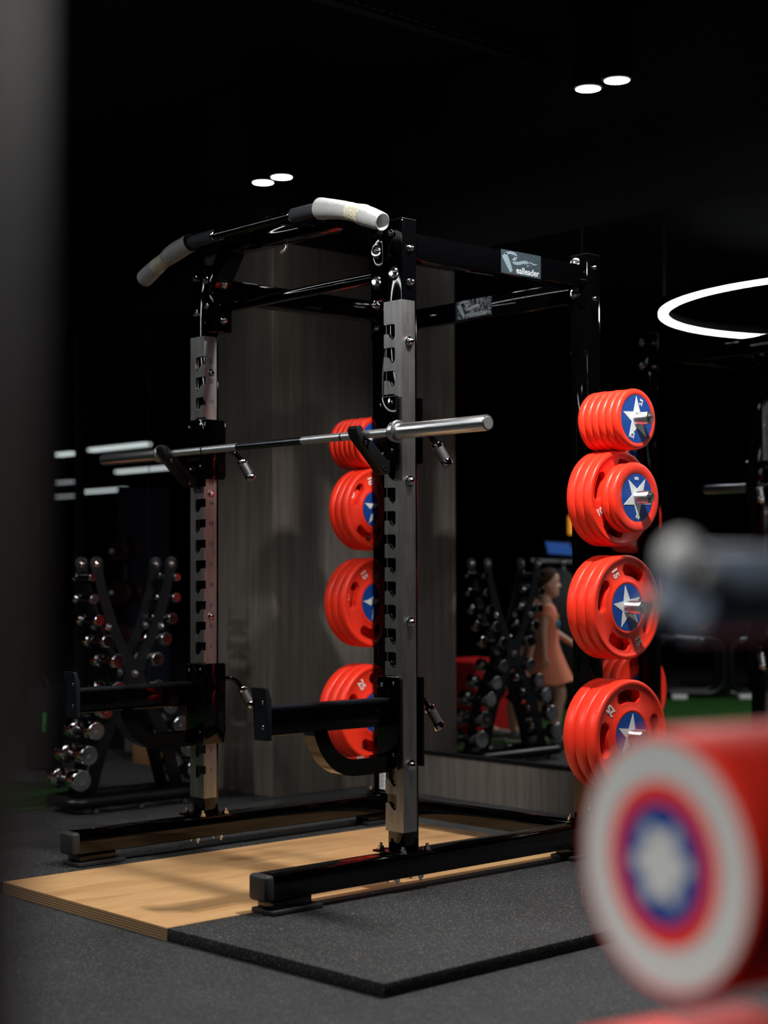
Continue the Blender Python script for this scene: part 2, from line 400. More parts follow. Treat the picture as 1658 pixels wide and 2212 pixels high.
for xi, x1 in enumerate((-WX, 0.)):
    inner = 1 if xi == 0 else -1
    # front upright
    u = build('upright', MB().box(x1-UW+.0035, x1-.0035, .006, UD, .165, HT, .006), BLACK, rack)
    mb = MB().box(x1-UW+.004, x1-.004, .007, UD-.001, HT, HT+.004, .002); build('end_cap', mb, SATIN, u)
    mb, rows = sleeve(x1, inner)
    part_label(build('steel_sleeve', mb, STEEL, u, smooth=25), 'slotted stainless steel sleeve')
    ix = x1+.0004 if inner > 0 else x1-UW-.0004
    mb = MB()
    for k, zt in enumerate(rows):
        mb.text(str(k+1), .024, (ix, .034, zt-.018), (0, inner, 0), (0,0,1), .0002, bold=.0004).cut()
    build('height_number', mb, INK, u, smooth=0)
    mb = MB()
    for zz in (1.908, 1.430, .947, .463):
        acorn(mb, (x1 if inner < 0 else x1-UW, .034, zz), (-inner,0,0))
        bolt(mb, (ix, .034, zz+(.0 if inner > 0 else 0)), (inner,0,0), .008, .014)
    build('bolt', mb, CHROME, u)
    # bolts high on the upright
    mb = MB()
    fx = x1-UW/2
    if inner < 0:
        bolt(mb, (fx-.012,.006,2.289), (0,-1,0), .010, .012); bolt(mb, (fx,.006,2.147), (0,-1,0), .011, .024)
        acorn(mb, (x1-.004,.040,2.232), (1,0,0), .010); acorn(mb, (x1-.004,.040,2.115), (1,0,0), .011)
    else:
        bolt(mb, (fx-.02,.006,2.287), (0,-1,0), .010, .012); bolt(mb, (fx-.02,.006,2.147), (0,-1,0), .010, .018)
    build('bolt', mb, CHROME, u)
    # base flange and foot rail
    mb = MB().box(x1-UW-.03, x1+.03, -.035, .115, .165, .173, .002)
    fl = build('base_flange', mb, BLACK, u)
    mb = MB()
    for bx, by in ((x1-UW-.012,-.012),(x1+.014,-.016),(x1-UW-.012,.095),(x1+.014,.095)):
        mb.lathe([(0,.015),(.003,.015),(.0035,.011),(.012,.011),(.013,.006),(.022,.006)], (bx,by,.173), (0,0,1), 12); mb.cut()
        mb.lathe([(0,.011),(.010,.011),(.011,.006),(.020,.006)], (max(min(bx,x1-.02),x1-UW+.02),by,.085), (0,0,-1), 10); mb.cut()
    build('bolt', mb, CHROME, fl)
    rail = build('foot_rail', MB().box(x1-UW, x1, -.560, 1.04, .085, .165, .006), BLACK, rack)
    build('rail_cap', MB().box(x1-UW-.001, x1+.001, -.590, -.552, .083, .167, .012, 3), RUBBER, rail)
    for y0 in (-.555, .86):
        build('foot_block', MB().box(x1-UW+.004, x1-.004, y0, y0+.155, .055, .087, .003), BLACK, rail)
        build('foot_pad', MB().box(x1-UW-.012, x1+.012, y0-.014, y0+.19, T, .056, .004), RUBBER, rail)
    # rear upright
    ru = build('upright', MB().box(x1-UW, x1, RY, RY+UD, .165, HT, .006), BLACK if xi else BLACKDULL, rack)
    build('end_cap', MB().box(x1-UW+.001, x1-.001, RY+.001, RY+UD-.001, HT, HT+.005, .002), SATIN, ru)
    mb = MB()
    for zz in (2.285, 2.165):
        bolt(mb, (x1, RY+.042, zz), (1,0,0), .009, .022)
        bolt(mb, (x1-UW, RY+.042, zz), (-1,0,0), .009, .022)
        bolt(mb, (x1-UW*.5, RY+UD, zz), (0,1,0), .009, .022)
        bolt(mb, (x1-UW*.62, RY-.006, zz+.02), (0,-1,0), .012, .024)
    for zz in (1.83, 1.53, 1.40, 1.05): bolt(mb, (x1-UW*.5, RY+UD, zz), (0,1,0), .009, .022)
    build('bolt', mb, CHROME, ru)
    # corner plate joining the cross beam to the rear post
    px = (x1-UW-.002) if xi == 1 else x1-UW
    build('gusset_plate', MB().box(px, px+.09, RY-.006, RY, 2.13, 2.325, .003), BLACK, ru)
    fb = build('base_flange', MB().box(x1-UW-.02, x1+.02, RY-.02, RY+UD+.02, .165, .172, .002), BLACK, ru)
    mb = MB()
    for bx in (x1-UW-.008, x1+.008): mb.lathe([(0,.014),(.003,.014),(.0035,.011),(.012,.011),(.013,.006),(.02,.006)], (bx, RY-.008, .172), (0,0,1), 12).cut()
    build('bolt', mb, CHROME, fb)
    # side beam, front to back
    sb = build('side_beam', MB().box(x1-UW+.003, x1-.004, UD, RY, 2.205, 2.288, .006), BLACK, rack)
    if xi == 1:
        # film with the maker's mark left on the beam
        build('plastic_film', MB().box(x1-.004, x1-.0025, .495, .707, 2.204, 2.290), FILM, sb)
        lb = MB(); X0 = x1-.0024
        # swooping initial made of three strokes
        def stroke(mb, path, wds):
            for i in range(len(path)-1):
                a, c = Vector(path[i]), Vector(path[i+1]); d = (c-a).normalized(); nn = Vector((-d.y, d.x))
                w0, w1 = wds[i], wds[i+1]
                q = [a-nn*w0, c-nn*w1, c+nn*w1, a+nn*w0]
                mb.prism([(p.x, p.y) for p in q], 0, X0, X0+.0006)
        def logo(mb, ox, oz, sx, sz):
            f = lambda p: [(ox+a*sx, oz+c*sz) for a, c in p]
            stroke(mb, f([(.06,.82),(.16,.45),(.24,.10)]), [.014,.013,.008])
            stroke(mb, f([(.08,.86),(.22,.93),(.33,.90),(.37,.80),(.32,.66),(.26,.58)]), [.004,.005,.006,.006,.006,.004])
            stroke(mb, f([(.26,.58),(.32,.50),(.42,.52),(.54,.60),(.62,.62),(.68,.55),(.64,.44)]), [.004,.006,.006,.006,.007,.006,.002])
            stroke(mb, f([(.70,.66),(.82,.58),(.90,.62)]), [.002,.003,.001])
        logo(lb, .497, 2.204, .21, .084)
        part_label(build('emblem', lb, FILMPRINT, sb), 'silver swooping letter emblem')
        tb = MB().text('ealleader', .034, (X0, .635, 2.221), (0,1,0), (0,0,1), .0002, bold=.0007)
        part_label(build('lettering', tb, FILMTEXT, sb), 'pale blackletter word')
# cross beam between the rear posts
cb = build('cross_beam', MB().box(-WX, -UW, .998, 1.040, 2.160, 2.243, .005), BLACK, rack)
build('plastic_film', MB().box(-.745, -.539, .9965, .998, 2.166, 2.243), FILM, cb)
lb = MB()
def stroke_xz(mb, path, wds):
    for i in range(len(path)-1):
        a, c = Vector(path[i]), Vector(path[i+1]); d = (c-a).normalized(); nn = Vector((-d.y, d.x))
        q = [a-nn*wds[i], c-nn*wds[i+1], c+nn*wds[i+1], a+nn*wds[i]]
        mb.prism([(p.x, p.y) for p in q], 1, .9959, .9965)
for p, wd in (([(.08,.82),(.16,.45),(.24,.10)],[.010,.009,.006]), ([(.08,.86),(.22,.93),(.33,.90),(.37,.80),(.32,.66),(.26,.58)],[.004,.005,.006,.006,.006,.004]), ([(.26,.58),(.32,.50),(.42,.52),(.54,.60),(.62,.62),(.68,.55),(.64,.44)],[.004,.006,.006,.006,.007,.006,.002])):
    stroke_xz(lb, [(-.745+a*.206, 2.166+c*.077) for a, c in p], wd)
part_label(build('emblem', lb, FILMTEXT, cb), 'silver swooping letter emblem')
part_label(build('lettering', MB().text('ealleader', .033, (-.622, .9957, 2.182), (1,0,0), (0,0,1), .0002, bold=.0006), FILMTEXT, cb), 'dull grey blackletter word')
# front cross bar and rear floor beam
build('front_cross_bar', MB().box(-WX, -UW, .032, .068, 2.140, 2.175, .006), BLACK, rack)
fbm = build('floor_beam', MB().box(-WX, -UW, .965, 1.035, .085, .160, .005), BLACK, rack)
build('warning_sticker', MB().box(-1.196, -1.158, .9655, .967, .182, .290), PAPER, rack)
mb = MB()
for k in range(14): mb.box(-1.192, -1.192+.030*(.6+.4*((k*37) % 10)/10), .9651, .9655, .190+k*.0066, .1925+k*.0066)
build('warning_sticker', mb, INK, rack, smooth=0)
# ---- pull-up assembly
for xi, (xa, inn) in enumerate(((-WX, 1), (-UW, -1))):
    x0, x1 = (xa, xa+.066) if inn > 0 else (xa-.066, xa)
    blk = build('mount_block', MB().box(x0, x1, -.004, .088, 2.062, 2.30 if inn > 0 else 2.335, .005), BLACK, rack)
    mb = MB(); fx = (x0+x1)/2
    if inn > 0:
        for zz in (2.268, 2.165): bolt(mb, (fx-.012,-.004,zz), (0,-1,0), .010, .014)
        for zz in (2.250, 2.110): acorn(mb, (x1, .045, zz), (1,0,0), .012)
    else:
        for zz, ws in ((2.234,.024),(2.124,.024)): bolt(mb, (fx,-.004,zz), (0,-1,0), .011, ws)
        acorn(mb, (fx-.005,.0,2.045), (0,-1,0), .010)
    build('bolt', mb, CHROME, blk)
    # diagonal arm rising inward and forward to the raised beam
    xs = (x0+x1)/2; xe = xs+inn*.17
    mb = MB().tube([(xs, .042, 2.24), (xs+inn*.02, .042, 2.28), (xe, .010, 2.405), (xe+inn*.02, .008, 2.415)], 0, rect=(.074,.066))
    build('diagonal_arm', mb, BLACK, rack, smooth=20)
rb_ = build('raised_beam', MB().box(-.93, -.31, -.032, .042, 2.345, 2.425, .006), BLACK, rack)
mb = MB().tube([(-.63,.0,2.345),(-.63,.0,2.325),(-.632,-.008,2.312),(-.642,-.014,2.306),(-.652,-.008,2.31),(-.654,0,2.32)], .006, 10)
build('hanging_hook', mb, BARSTEEL, rb_)
for xx in (-.80, -.44):
    build('bar_bracket', MB().tube([(xx,-.170,2.378),(xx,-.10,2.378),(xx,-.02,2.388)], 0, rect=(.03,.045)), BLACK, rb_)
def bez(a, bq, c, k=8): return [tuple((1-t)**2*a[i]+2*t*(1-t)*bq[i]+t*t*c[i] for i in range(3)) for t in [j/k for j in range(k+1)]]
zc_, yc_ = 2.380, -.165
mb = MB().tube([(-.86,yc_,zc_),(-.378,yc_,zc_)], .0165, 20)
pb = build('pullup_bar', mb, BLACK, rack)
for sgn in (-1, 1):
    xm = -.619
    P = lambda d, dz=0., dy=0.: (xm+sgn*d, yc_+dy, zc_+dz)
    build('grip_collar', MB().cyl(P(.222), P(.236), .0215, 24, .002), CHROME, pb)
    path = [P(.236), P(.33), P(.385,-.003), P(.415,-.012)] 
    build('foam_grip', MB().tube(path, .0235, 20), FOAMGRIP, pb)
    # inner bar continuing inside the wrap
    e0, e1 = P(.385,-.002), P(.70,-.098,.0)
    d = Vector(e1)-Vector(e0)
    ring = []; rad = []
    N = 22
    for k in range(N+1):
        t = k/N; q = Vector(e0)+d*t; q.z += .012*math.sin(PI*t)
        ring.append(q)
        r0 = .034+.002*math.sin(9*t+sgn)-.0045*math.exp(-((t-.58)/.10)**2)+.003*math.exp(-(t/.08)**2)-.006*max(0,t-.6)
        rad.append(r0)
    mb = MB().tube(ring, rad, 24, cap=False)
    dd = d.normalized(); mb.lathe([(-.001,rad[-1]),(.004,rad[-1]*.98),(.006,rad[-1]*.92),(.003,rad[-1]*.84),(-.05,rad[-1]*.78),(-.052,.001)], ring[-1], dd, 24, cap=False)
    wr = build('foam_wrap', mb, WRAP, pb); part_label(wr, 'white packing foam wrapped round the grip')
    tp = MB().tube(ring[11:17], [rr+.0018 for rr in rad[11:17]], 20); tq = build('clear_tape', tp, TAPE, wr)
# ---- weight horns
HORN_Z = (1.687, 1.393, .984, .505)
for xi, sgn in ((0,-1),(1,1)):
    xb = (-WX-UW) if sgn < 0 else 0.
    for hz in HORN_Z:
        L = .265 if hz > 1.3 else .225
        mb = MB().lathe([(0,.040),(.010,.040),(.011,.0245),(L-.003,.0245),(L,.022),(L,.0185),(L-.02,.018),(L-.02,.0001)], (xb, RY+.0375, hz), (sgn,0,0), 32, cap=False)
        h = build('weight_horn', mb, BARCHROME, rack)
        if sgn < 0:
            build('horn_flange', MB().lathe([(0,.036),(.006,.036),(.010,.030)], (xb, RY+.0375, hz), (-1,0,0), 28), SATIN, h)

# ------------------------------------------------------------------ J hooks and spotter arms
def pin_handle(parent, p0, spring=True):
    p0 = Vector(p0)
    a = MB().tube([p0, p0+Vector((.005,.03,0)), p0+Vector((.018,.050,-.010)), p0+Vector((.034,.062,-.036))], .0095, 14)
    h = build('pin_handle', a, BLACK, parent)
    q = p0+Vector((.034,.062,-.036)); d = Vector((.36,.34,-.90)).normalized()
    build('grip_ring', MB().cyl(q, q+d*.018, .0205, 20, .003).cut().cyl(q+d*.066, q+d*.090, .0205, 20, .004), CHROME, h)
    build('knurled_grip', MB().cyl(q+d*.018, q+d*.066, .0190, 20), GRIPKNURL, h)
def clamp_box(t, x1, inn, z0, z1):
    """channel wrapped round the upright whose right edge is x1; open on the outer side"""
    if inn < 0: fx0, fx1, sx0, sx1 = x1-UW-.026, x1-.012, x1-UW-.018, x1-UW-.008
    else: fx0, fx1, sx0, sx1 = x1-UW-.012+.0, x1+.018, x1+.008, x1+.018
    bx0, bx1 = (fx0, x1+.006) if inn < 0 else (x1-UW-.006, fx1)
    m = MB().box(fx0, fx1, -.016, -.006, z0, z1, .003)
    m.box(sx0, sx1, -.010, UD+.012, z0, z1, .003)
    m.box(bx0, bx1, UD+.006, UD+.018, z0+.006, z1-.004, .003)
    o = build('clamp_channel', m, BLACK, t)
    r = MB()
    for bx, bz in ((fx0+.028, z1-.028), (fx1-.018, z1-.022), (fx0+.034, z0+.04), (fx1-.02, z0+.05)):
        r.lathe([(0,.006),(.003,.006),(.005,.003)], (bx,-.016,bz), (0,-1,0), 12).cut()
    build('rivet', r, CHROME, o)
    return o
for xi, x1 in enumerate((-WX, 0.)):
    inn = 1 if xi == 0 else -1
    side = 'left' if xi == 0 else 'right'
    t = thing('bar_hook', f'black angled bar hook clamped to the {side} front upright, holding the barbell', 'bar hook', (x1-UW/2, 0, 1.485), 'bar hooks on the rack')
    cbx = clamp_box(t, x1, inn, 1.485, 1.722)
    xa, xb = (x1-.088, x1-.040)
    if inn > 0: xa, xb = x1-.082, x1-.034
    hk = [(-.014,1.500),(-.014,1.462),(-.030,1.452),(-.048,1.458),(-.158,1.566),(-.170,1.586),(-.172,1.602),(-.164,1.612),(-.150,1.613),(-.142,1.604),(-.140,1.584),(-.132,1.5705),(-.120,1.5685),(-.108,1.5680),(-.098,1.558),(-.036,1.500)]
    m = MB().prism(hk, 0, xa, xb, bev=.003); hko = build('hook_arm', m, SATIN, t)
    m = MB()
    for yy, zz in ((-.132,1.556),(-.045,1.472)): m.lathe([(0,.007),(.002,.007),(.004,.004)], (xb, yy, zz), (1,0,0), 14).cut()
    build('screw', m, CHROME, hko)
    pin_handle(t, (x1-.030 if inn < 0 else x1+.002, UD+.018, 1.600))
    # spotter arm
    t = thing('spotter_arm', f'black spotter arm with curved brace on the {side} front upright, pointing forward', 'spotter arm', (x1-UW/2, 0, .449), 'spotter arms on the rack')
    clamp_box(t, x1, inn, .449, .763)
    ax0, ax1 = x1-.112, x1-.045
    m = MB().box(ax0, ax1, -.530, -.012, .598, .678, .004); arm = build('arm_tube', m, BLACK, t)
    build('arm_pad', MB().box(ax0+.003, ax1-.003, -.530, -.016, .678, .690, .002), BLUEBLACK, arm)
    m = MB().prism([(-.530,.583),(-.530,.715),(-.545,.752),(-.564,.752),(-.548,.712),(-.548,.583)], 0, ax0-.004, ax1+.002, bev=.004)
    ep = build('end_stop', m, BLUEBLACK, arm)
    m = MB()
    for zz, yy in ((.705,-.548),(.625,-.548)): m.lathe([(0,.006),(.002,.006),(.004,.003)], ((ax0+ax1)/2+.012, yy, zz), (0,-1,0), 14).cut()
    build('screw', m, CHROME, ep)
    cx = (ax0+ax1)/2+.006
    path = [(cx,-.330,.604)]+bez((cx,-.328,.596),(cx,-.285,.470),(cx,-.170,.469),12)+[(cx,-.012,.469)]
    build('curved_brace', MB().tube(path, 0, rect=(.058,.056)), BLACK, t, smooth=30)
    pin_handle(t, (x1-.075 if inn < 0 else x1+.002, UD+.018, .690 if inn < 0 else .700))

# ------------------------------------------------------------------ barbell
BX, BY, BZ = -.5717, -.1252, 1.5838
bar = thing('barbell', 'long bare chrome barbell resting across the two bar hooks', 'barbell', (BX, BY, BZ))
m = MB().cyl((BX-.66,BY,BZ), (BX-.19,BY,BZ), .0142, 24).cut().cyl((BX+.19,BY,BZ), (BX+.66,BY,BZ), .0142, 24)
build('shaft', m, BARSTEEL, bar)
build('shaft_centre', MB().cyl((BX-.19,BY,BZ), (BX+.19,BY,BZ), .0140, 24), DARKKNURL, bar)
m = MB()
for sx in (-.405, .405): m.cyl((BX+sx-.004,BY,BZ), (BX+sx+.004,BY,BZ), .0146, 24).cut()
build('ring_mark', m, DARKKNURL, bar)
for s in (-1, 1):
    pr = [(0,.0165),(.018,.0165),(.019,.031),(.023,.033),(.026,.033),(.027,.030),(.030,.030),(.031,.034),(.035,.034),(.036,.031),(.039,.031),(.040,.0375),(.048,.0375),(.050,.034),(.051,.0255),(.455,.0255),(.458,.0245)]
    m = MB().lathe(pr, (BX+s*.642,BY,BZ), (s,0,0), 40); sl = build('sleeve', m, BARCHROME, bar)
    part_label(build('sleeve_end', MB().lathe([(0,.021),(.0012,.020)], (BX+s*1.1,BY,BZ), (s,0,0), 32), ENDGREY, sl), 'dull end disc')

# ------------------------------------------------------------------ weight plates
def slot_plate(R, th, hub, name_num, star_rot, a0):
    """plate in the plane of y/z, centred at origin, facing +x, from x=0 to x=th; slots at a0+90k"""
    b = MB(); bm = b.b
    hole = .0255; rm = .715*R; hw = .115*R
    SEG = 96; w0, w1 = math.radians(17), math.radians(26)
    fr = .030*R   # rounding of the tyre
    x_web0, x_web1 = .010, th-.010
    def slot_half(a):
        best = 0
        for k in range(4):
            d = abs((a-(a0+k*PI/2)+PI) % (2*PI)-PI)
            if d <= w0: best = max(best, hw)
            elif d < w1: best = max(best, hw*math.sqrt(max(0, 1-((d-w0)/(w1-w0))**2)))
        return best
    e = th/2
    # profile from the hole out: list of (x, r or tag)
    def prof(a, front):
        h = slot_half(a); s = 1 if front else -1
        xc = lambda d: (th-d) if front else d
        return [(xc(.002), hole), (xc(.002), hub*R), (xc(.0005), hub*R+.003), (xc(.0005), hub*R+.009), (xc(.005), hub*R+.014), (xc(.006), rm-h-.006 if h else rm-.010), (xc(.0075), rm-h), (xc(.0075), rm+h), (xc(.006), rm+h+.006 if h else rm+.010),
                (xc(.006), .885*R), (xc(.001), .915*R), (xc(0), .93*R), (xc(0), R-fr*1.4), (xc(fr*.35), R-fr*.45), (xc(fr*1.2), R)]
    grid = {}
    angs = [2*PI*k/SEG for k in range(SEG)]
    for side in (0, 1):
        grid[side] = []
        for a in angs:
            grid[side].append([bm.verts.new((x, r*math.cos(a), r*math.sin(a))) for x, r in prof(a, side == 1)])
    K = 15
    for k in range(SEG):
        k2 = (k+1) % SEG
        open_ = slot_half(angs[k]) > 1e-6 or slot_half(angs[k2]) > 1e-6
        for side in (0, 1):
            A, B = grid[side][k], grid[side][k2]
            for i in range(K-1):
                if i == 6: 
                    if open_: continue
                try: bm.faces.new((A[i], A[i+1], B[i+1], B[i]))
                except ValueError: pass
        F0, F1, G0, G1 = grid[0][k], grid[0][k2], grid[1][k], grid[1][k2]
        bm.faces.new((F0[K-1], F1[K-1], G1[K-1], G0[K-1]))
        bm.faces.new((F0[0], F1[0], G1[0], G0[0]))
        if open_:
            for i in (6, 7): bm.faces.new((F0[i], F1[i], G1[i], G0[i]))
    bmesh.ops.remove_doubles(bm, verts=bm.verts[:], dist=1e-6)
    return b
def solid_plate(R, th, hub):
    fr = .05*R
    b = MB()
    pr = [(.002,.0255),(.002,hub*R),(.0,hub*R+.0025),(0,R-.10*R),(.002,R-.04*R),(.006,R-.012*R),(.012,R),(th-.012,R),(th-.006,R-.012*R),(th-.002,R-.04*R),(th,R-.10*R),(th,hub*R+.0025),(th-.002,hub*R),(th-.002,.0255),(.002,.0255)]
    return b.lathe(pr, (0,0,0), (1,0,0), 96, cap=False)
PLATE_SPEC = {  # R, thickness, hub, number, text size, slot?
    '2.5': (.114, .0330, .80, False), '5': (.132, .0350, .685, False), '10': (.180, .0400, .46, True), '15': (.196, .0450, .455, True), '25': (.209, .0530, .43, True)}
PROTO = {}
def make_plate(kind):
    R, th, hub, slots = PLATE_SPEC[kind]
    t = thing('weight_plate', '', 'weight plate')
    body = slot_plate(R, th, hub, kind, 0, math.radians(45)) if slots else solid_plate(R, th, hub)
    build('plate_body', body, RED, t, local=True, smooth=50)
    m = MB()
    for x0, x1 in ((th-.0025, th-.0012), (.0012, .0025)):
        m.lathe([(x0,.0255),(x0,hub*R-.001),(x1,hub*R-.001),(x1,.0255),(x0,.0255)], (0,0,0), (1,0,0), 64, cap=False).cut()
    build('hub_disc', m, BLUE, t, local=True)
    sr = PI/2-(math.radians(18) if slots else 0)
    m = MB().star(hub*R*.93, hub*R*.36, th-.0012, sr, th=.0012).cut().star(hub*R*.93, hub*R*.36, .0000, sr, th=.0012)
    part_label(build('star', m, WHITE, t, local=True, smooth=0), 'white five-pointed star')
    m = MB()
    if slots: rr, sz, xx, q = .725*R, .215*R, th-.0055, PI/2
    else: rr, sz, xx, q = hub*R*(.74 if kind == '2.5' else .79), (.19 if kind == '2.5' else .22)*R, th-.0008, PI/2-math.radians(24 if kind == '2.5' else 36)
    for sg in (1, -1):
        o = (xx, sg*rr*math.cos(q), sg*rr*math.sin(q)); u = -1 if slots else 1
        xdir = (0, u*math.cos(q), u*math.sin(q)); ydir = (0, -u*math.sin(q), u*math.cos(q))
        m.text(kind, sz, o, xdir, ydir, .0008, bold=sz*.03).cut()
    part_label(build('number', m, WHITE, t, local=True, smooth=0), 'raised white numerals')
    return t
def place_plate(kind, x, y, z, rot, label, group):
    if kind not in PROTO: PROTO[kind] = make_plate(kind); o = PROTO[kind]
    else: o = copy_tree(PROTO[kind])
    o.location = (x, y, z); o.rotation_euler = (rot, 0, 0)
    o['label'] = label; o['group'] = group
    return o
HY = RY+.0375
ORD = ['outermost', 'second', 'third', 'fourth', 'fifth', 'innermost']
KG = {'2.5': 'small two and a half kilo', '5': 'five kilo', '10': 'ten kilo', '15': 'fifteen kilo', '25': 'twenty five kilo'}
def stack(kind, n, xfront, z, rots, where, group, direction=1):
    """plates laid from the outer/front face inward toward -x"""
    th = PLATE_SPEC[kind][1]; x = xfront-th
    for k in range(n):
        nm = ORD[k] if k < n-1 else 'innermost'
        if n == 1: nm = 'only'
        place_plate(kind, x, HY, z-.0012*(k % 2), rots[k % len(rots)], f'{nm} red {KG[kind]} star plate on {where}', group)
        x -= th
D = math.radians
R_ = 'the right rear post'; L_ = 'the left rear post'
stack('2.5', 6, .205, HORN_Z[0], [D(2), D(40), D(-20)], R_, 'small red plates on the top right horn')
stack('5', 2, .203, HORN_Z[1], [D(38), D(15)], R_, 'medium red plates on the second right horn')
stack('10', 3, .128, HORN_Z[1], [D(115), D(60), D(10)], R_, 'ten kilo plates on the right rear post')
stack('15', 3, .152, HORN_Z[2], [D(27), D(80), D(10)], R_, 'fifteen kilo plates on the right rear post')
stack('25', 3, .166, HORN_Z[3], [D(228), D(20), D(70)], R_, 'twenty five kilo plates on the right rear post')
XLF = -WX-UW-.011
stack('2.5', 6, XLF, HORN_Z[0], [D(-12), D(40), D(-20)], L_, 'small red plates on the top left horn')
stack('10', 3, XLF, HORN_Z[1], [D(16), D(60), D(10)], L_, 'ten kilo plates on the left rear post')
stack('15', 3, XLF, HORN_Z[2], [D(31), D(80), D(10)], L_, 'fifteen kilo plates on the left rear post')
stack('25', 3, XLF, HORN_Z[3], [D(36), D(20), D(70)], L_, 'twenty five kilo plates on the left rear post')

# ------------------------------------------------------------------ dumbbell tree and chrome dumbbells
ROWZ = [1.096, .996, .895, .796, .701, .567, .472, .380, .270, .158]
ROWH = [.240, .232, .208, .166, .112, .114, .182, .239, .282, .324]
ROWR = [.0195, .0245, .028, .0315, .0345, .037, .040, .0435, .0475, .052]
ROWL = [.165, .175, .185, .195, .205, .215, .225, .235, .245, .255]
TX, TY = -2.60, .592
dt = thing('dumbbell_rack', 'black hourglass-shaped dumbbell tree left of the power rack, before the mirror', 'dumbbell rack', (TX, TY, .006))
outer = [(.224,1.10),(.198,.996),(.163,.895),(.118,.796),(.070,.712),(.050,.637),(.070,.567),(.132,.472),(.186,.380),(.226,.270),(.258,.158),(.285,.07)]
inner_up = [(.178,1.12),(.158,1.04),(.128,.96),(.096,.87),(.058,.79),(.022,.725),(0,.700)]
inner_lo = [(0,.560),(.030,.530),(.075,.455),(.118,.365),(.160,.255),(.192,.150),(.215,.07)]
top = [(.212+.036*math.cos(a), 1.160+.036*math.sin(a)) for a in [PI*k/8 for k in range(-1, 10)]]
right = inner_up[:0]
half = top[::-1]                                             # top of the arm, inner side first
ring_r = inner_up[::-1]+half+outer+inner_lo[::-1]            # notch, up the arm, over its top, down outside, up inside the leg
poly = ring_r+[(-y, z) for y, z in ring_r[::-1] if y > 0]
for xx, nm in ((TX+.062,'front_plate'),(TX-.072,'back_plate')):
    p = build(nm, MB().prism([(TY+y, z) for y, z in poly], 0, xx, xx+.008, bev=.001), SATIN, dt, smooth=25)
    m = MB()
    for y, z in ((-.212,1.160),(.212,1.160),(-.150,.862),(.150,.862),(0,.637)): acorn(m, (xx+.008, TY+y, z), (1,0,0), .011)
    build('bolt', m, CHROME, p)
# cradles
for k in range(10):
    for s in (-1, 1):
        yy = TY+s*ROWH[k]; zz = ROWZ[k]
        m = MB()
        a, c = sorted((TY+s*(ROWH[k]-.055), TY+s*(ROWH[k]+.020)))
        m.box(TX-.045, TX+.045, a, c, zz-.024, zz-.015, .001, 1)
        o1, o2 = sorted((TY+s*(ROWH[k]+.020), TY+s*(ROWH[k]+.015))); m.box(TX-.045, TX+.045, o1, o2, zz-.024, zz-.004, .001, 1)
        i1, i2 = sorted((TY+s*(ROWH[k]-.055), TY+s*(ROWH[k]-.047))); m.box(TX-.066, TX+.064, i1, i2, zz-.030, zz-.010, .001, 1)
        build('cradle', m, SATIN, dt, smooth=20)
m = MB()
hx, hy = .125, .36; path = []
for cx, cy, a in ((hx-.06,hy-.06,0),(-(hx-.06),hy-.06,1),(-(hx-.06),-(hy-.06),2),(hx-.06,-(hy-.06),3)):
    for j in range(7):
        q = PI/2*a+PI/2*j/6; path.append((TX+cx+.06*math.cos(q), TY+cy+.06*math.sin(q), .052))
m.tube(path, .027, 18, closed=True); bs = build('base_tube', m, SATIN, dt)
m = MB()
for sx in (-1,1):
    for sy in (-.25, .0, .25): m.lathe([(0,.022),(.006,.024),(.012,.018),(.024,.012)], (TX+sx*.125, TY+sy, .0 if sx>0 else .006), (0,0,1), 14).cut()
build('levelling_foot', m, RUBBER, bs)
m = MB()
for sy in (-1, 1): m.box(TX-.04, TX+.04, TY+sy*.332-.035, TY+sy*.332+.035, .060, .078, .003).cut()
build('leg_bracket', m, SATIN, bs)
DB_LABEL = ['topmost', 'second', 'third', 'fourth', 'fifth', 'sixth', 'seventh', 'eighth', 'ninth', 'bottom']
for k in range(10):
    r, L = ROWR[k], ROWL[k]
    proto = None
    for s in (-1, 1):
        yy = TY+s*ROWH[k]; zz = ROWZ[k]
        lab = f'chrome dumbbell in the {DB_LABEL[k]} {"left" if s < 0 else "right"} cradle of the black tree'
        if proto is None:
            t = thing('dumbbell', lab, 'dumbbell', (TX, yy, zz), 'chrome dumbbells on the black tree'); proto = t
            hl = .052; hb = L/2
            build('handle', MB().lathe([(-hl,.0125),(-hl*.5,.0135),(0,.0145),(hl*.5,.0135),(hl,.0125)], (0,0,0), (1,0,0), 20), CHROME, t, local=True)
            for e in (-1, 1):
                hh = hb-hl
                pr = [(hl,.014),(hl+.002,r*.72),(hl+.008,r*.86),(hl+.010,r*.86),(hl+.012,r*.98),(hl+.016,r),(hb-.010,r),(hb-.004,r*.97),(hb-.001,r*.92),(hb,r*.88)]
                hd = build('head', MB().lathe(pr, (0,0,0), (e,0,0), 36).lathe([(hb,r*.875),(hb+.0003,r*.87)], (0,0,0), (e,0,0), 36, 1), [CHROME, ENDCHROME], t, local=True)
                if k >= 6:
                    m = MB().text(['4','6','8','10'][k-6], r*.7, (e*(hb+.0003),-e*r*.1,-r*.05), (0,e*.5,-.86), (0,e*.86,.5), .0002)
                    build('weight_mark', m, GREYMETAL, hd, local=True, smooth=0)
        else:
            t = copy_tree(proto); t.location = (TX, yy, zz); t['label'] = lab

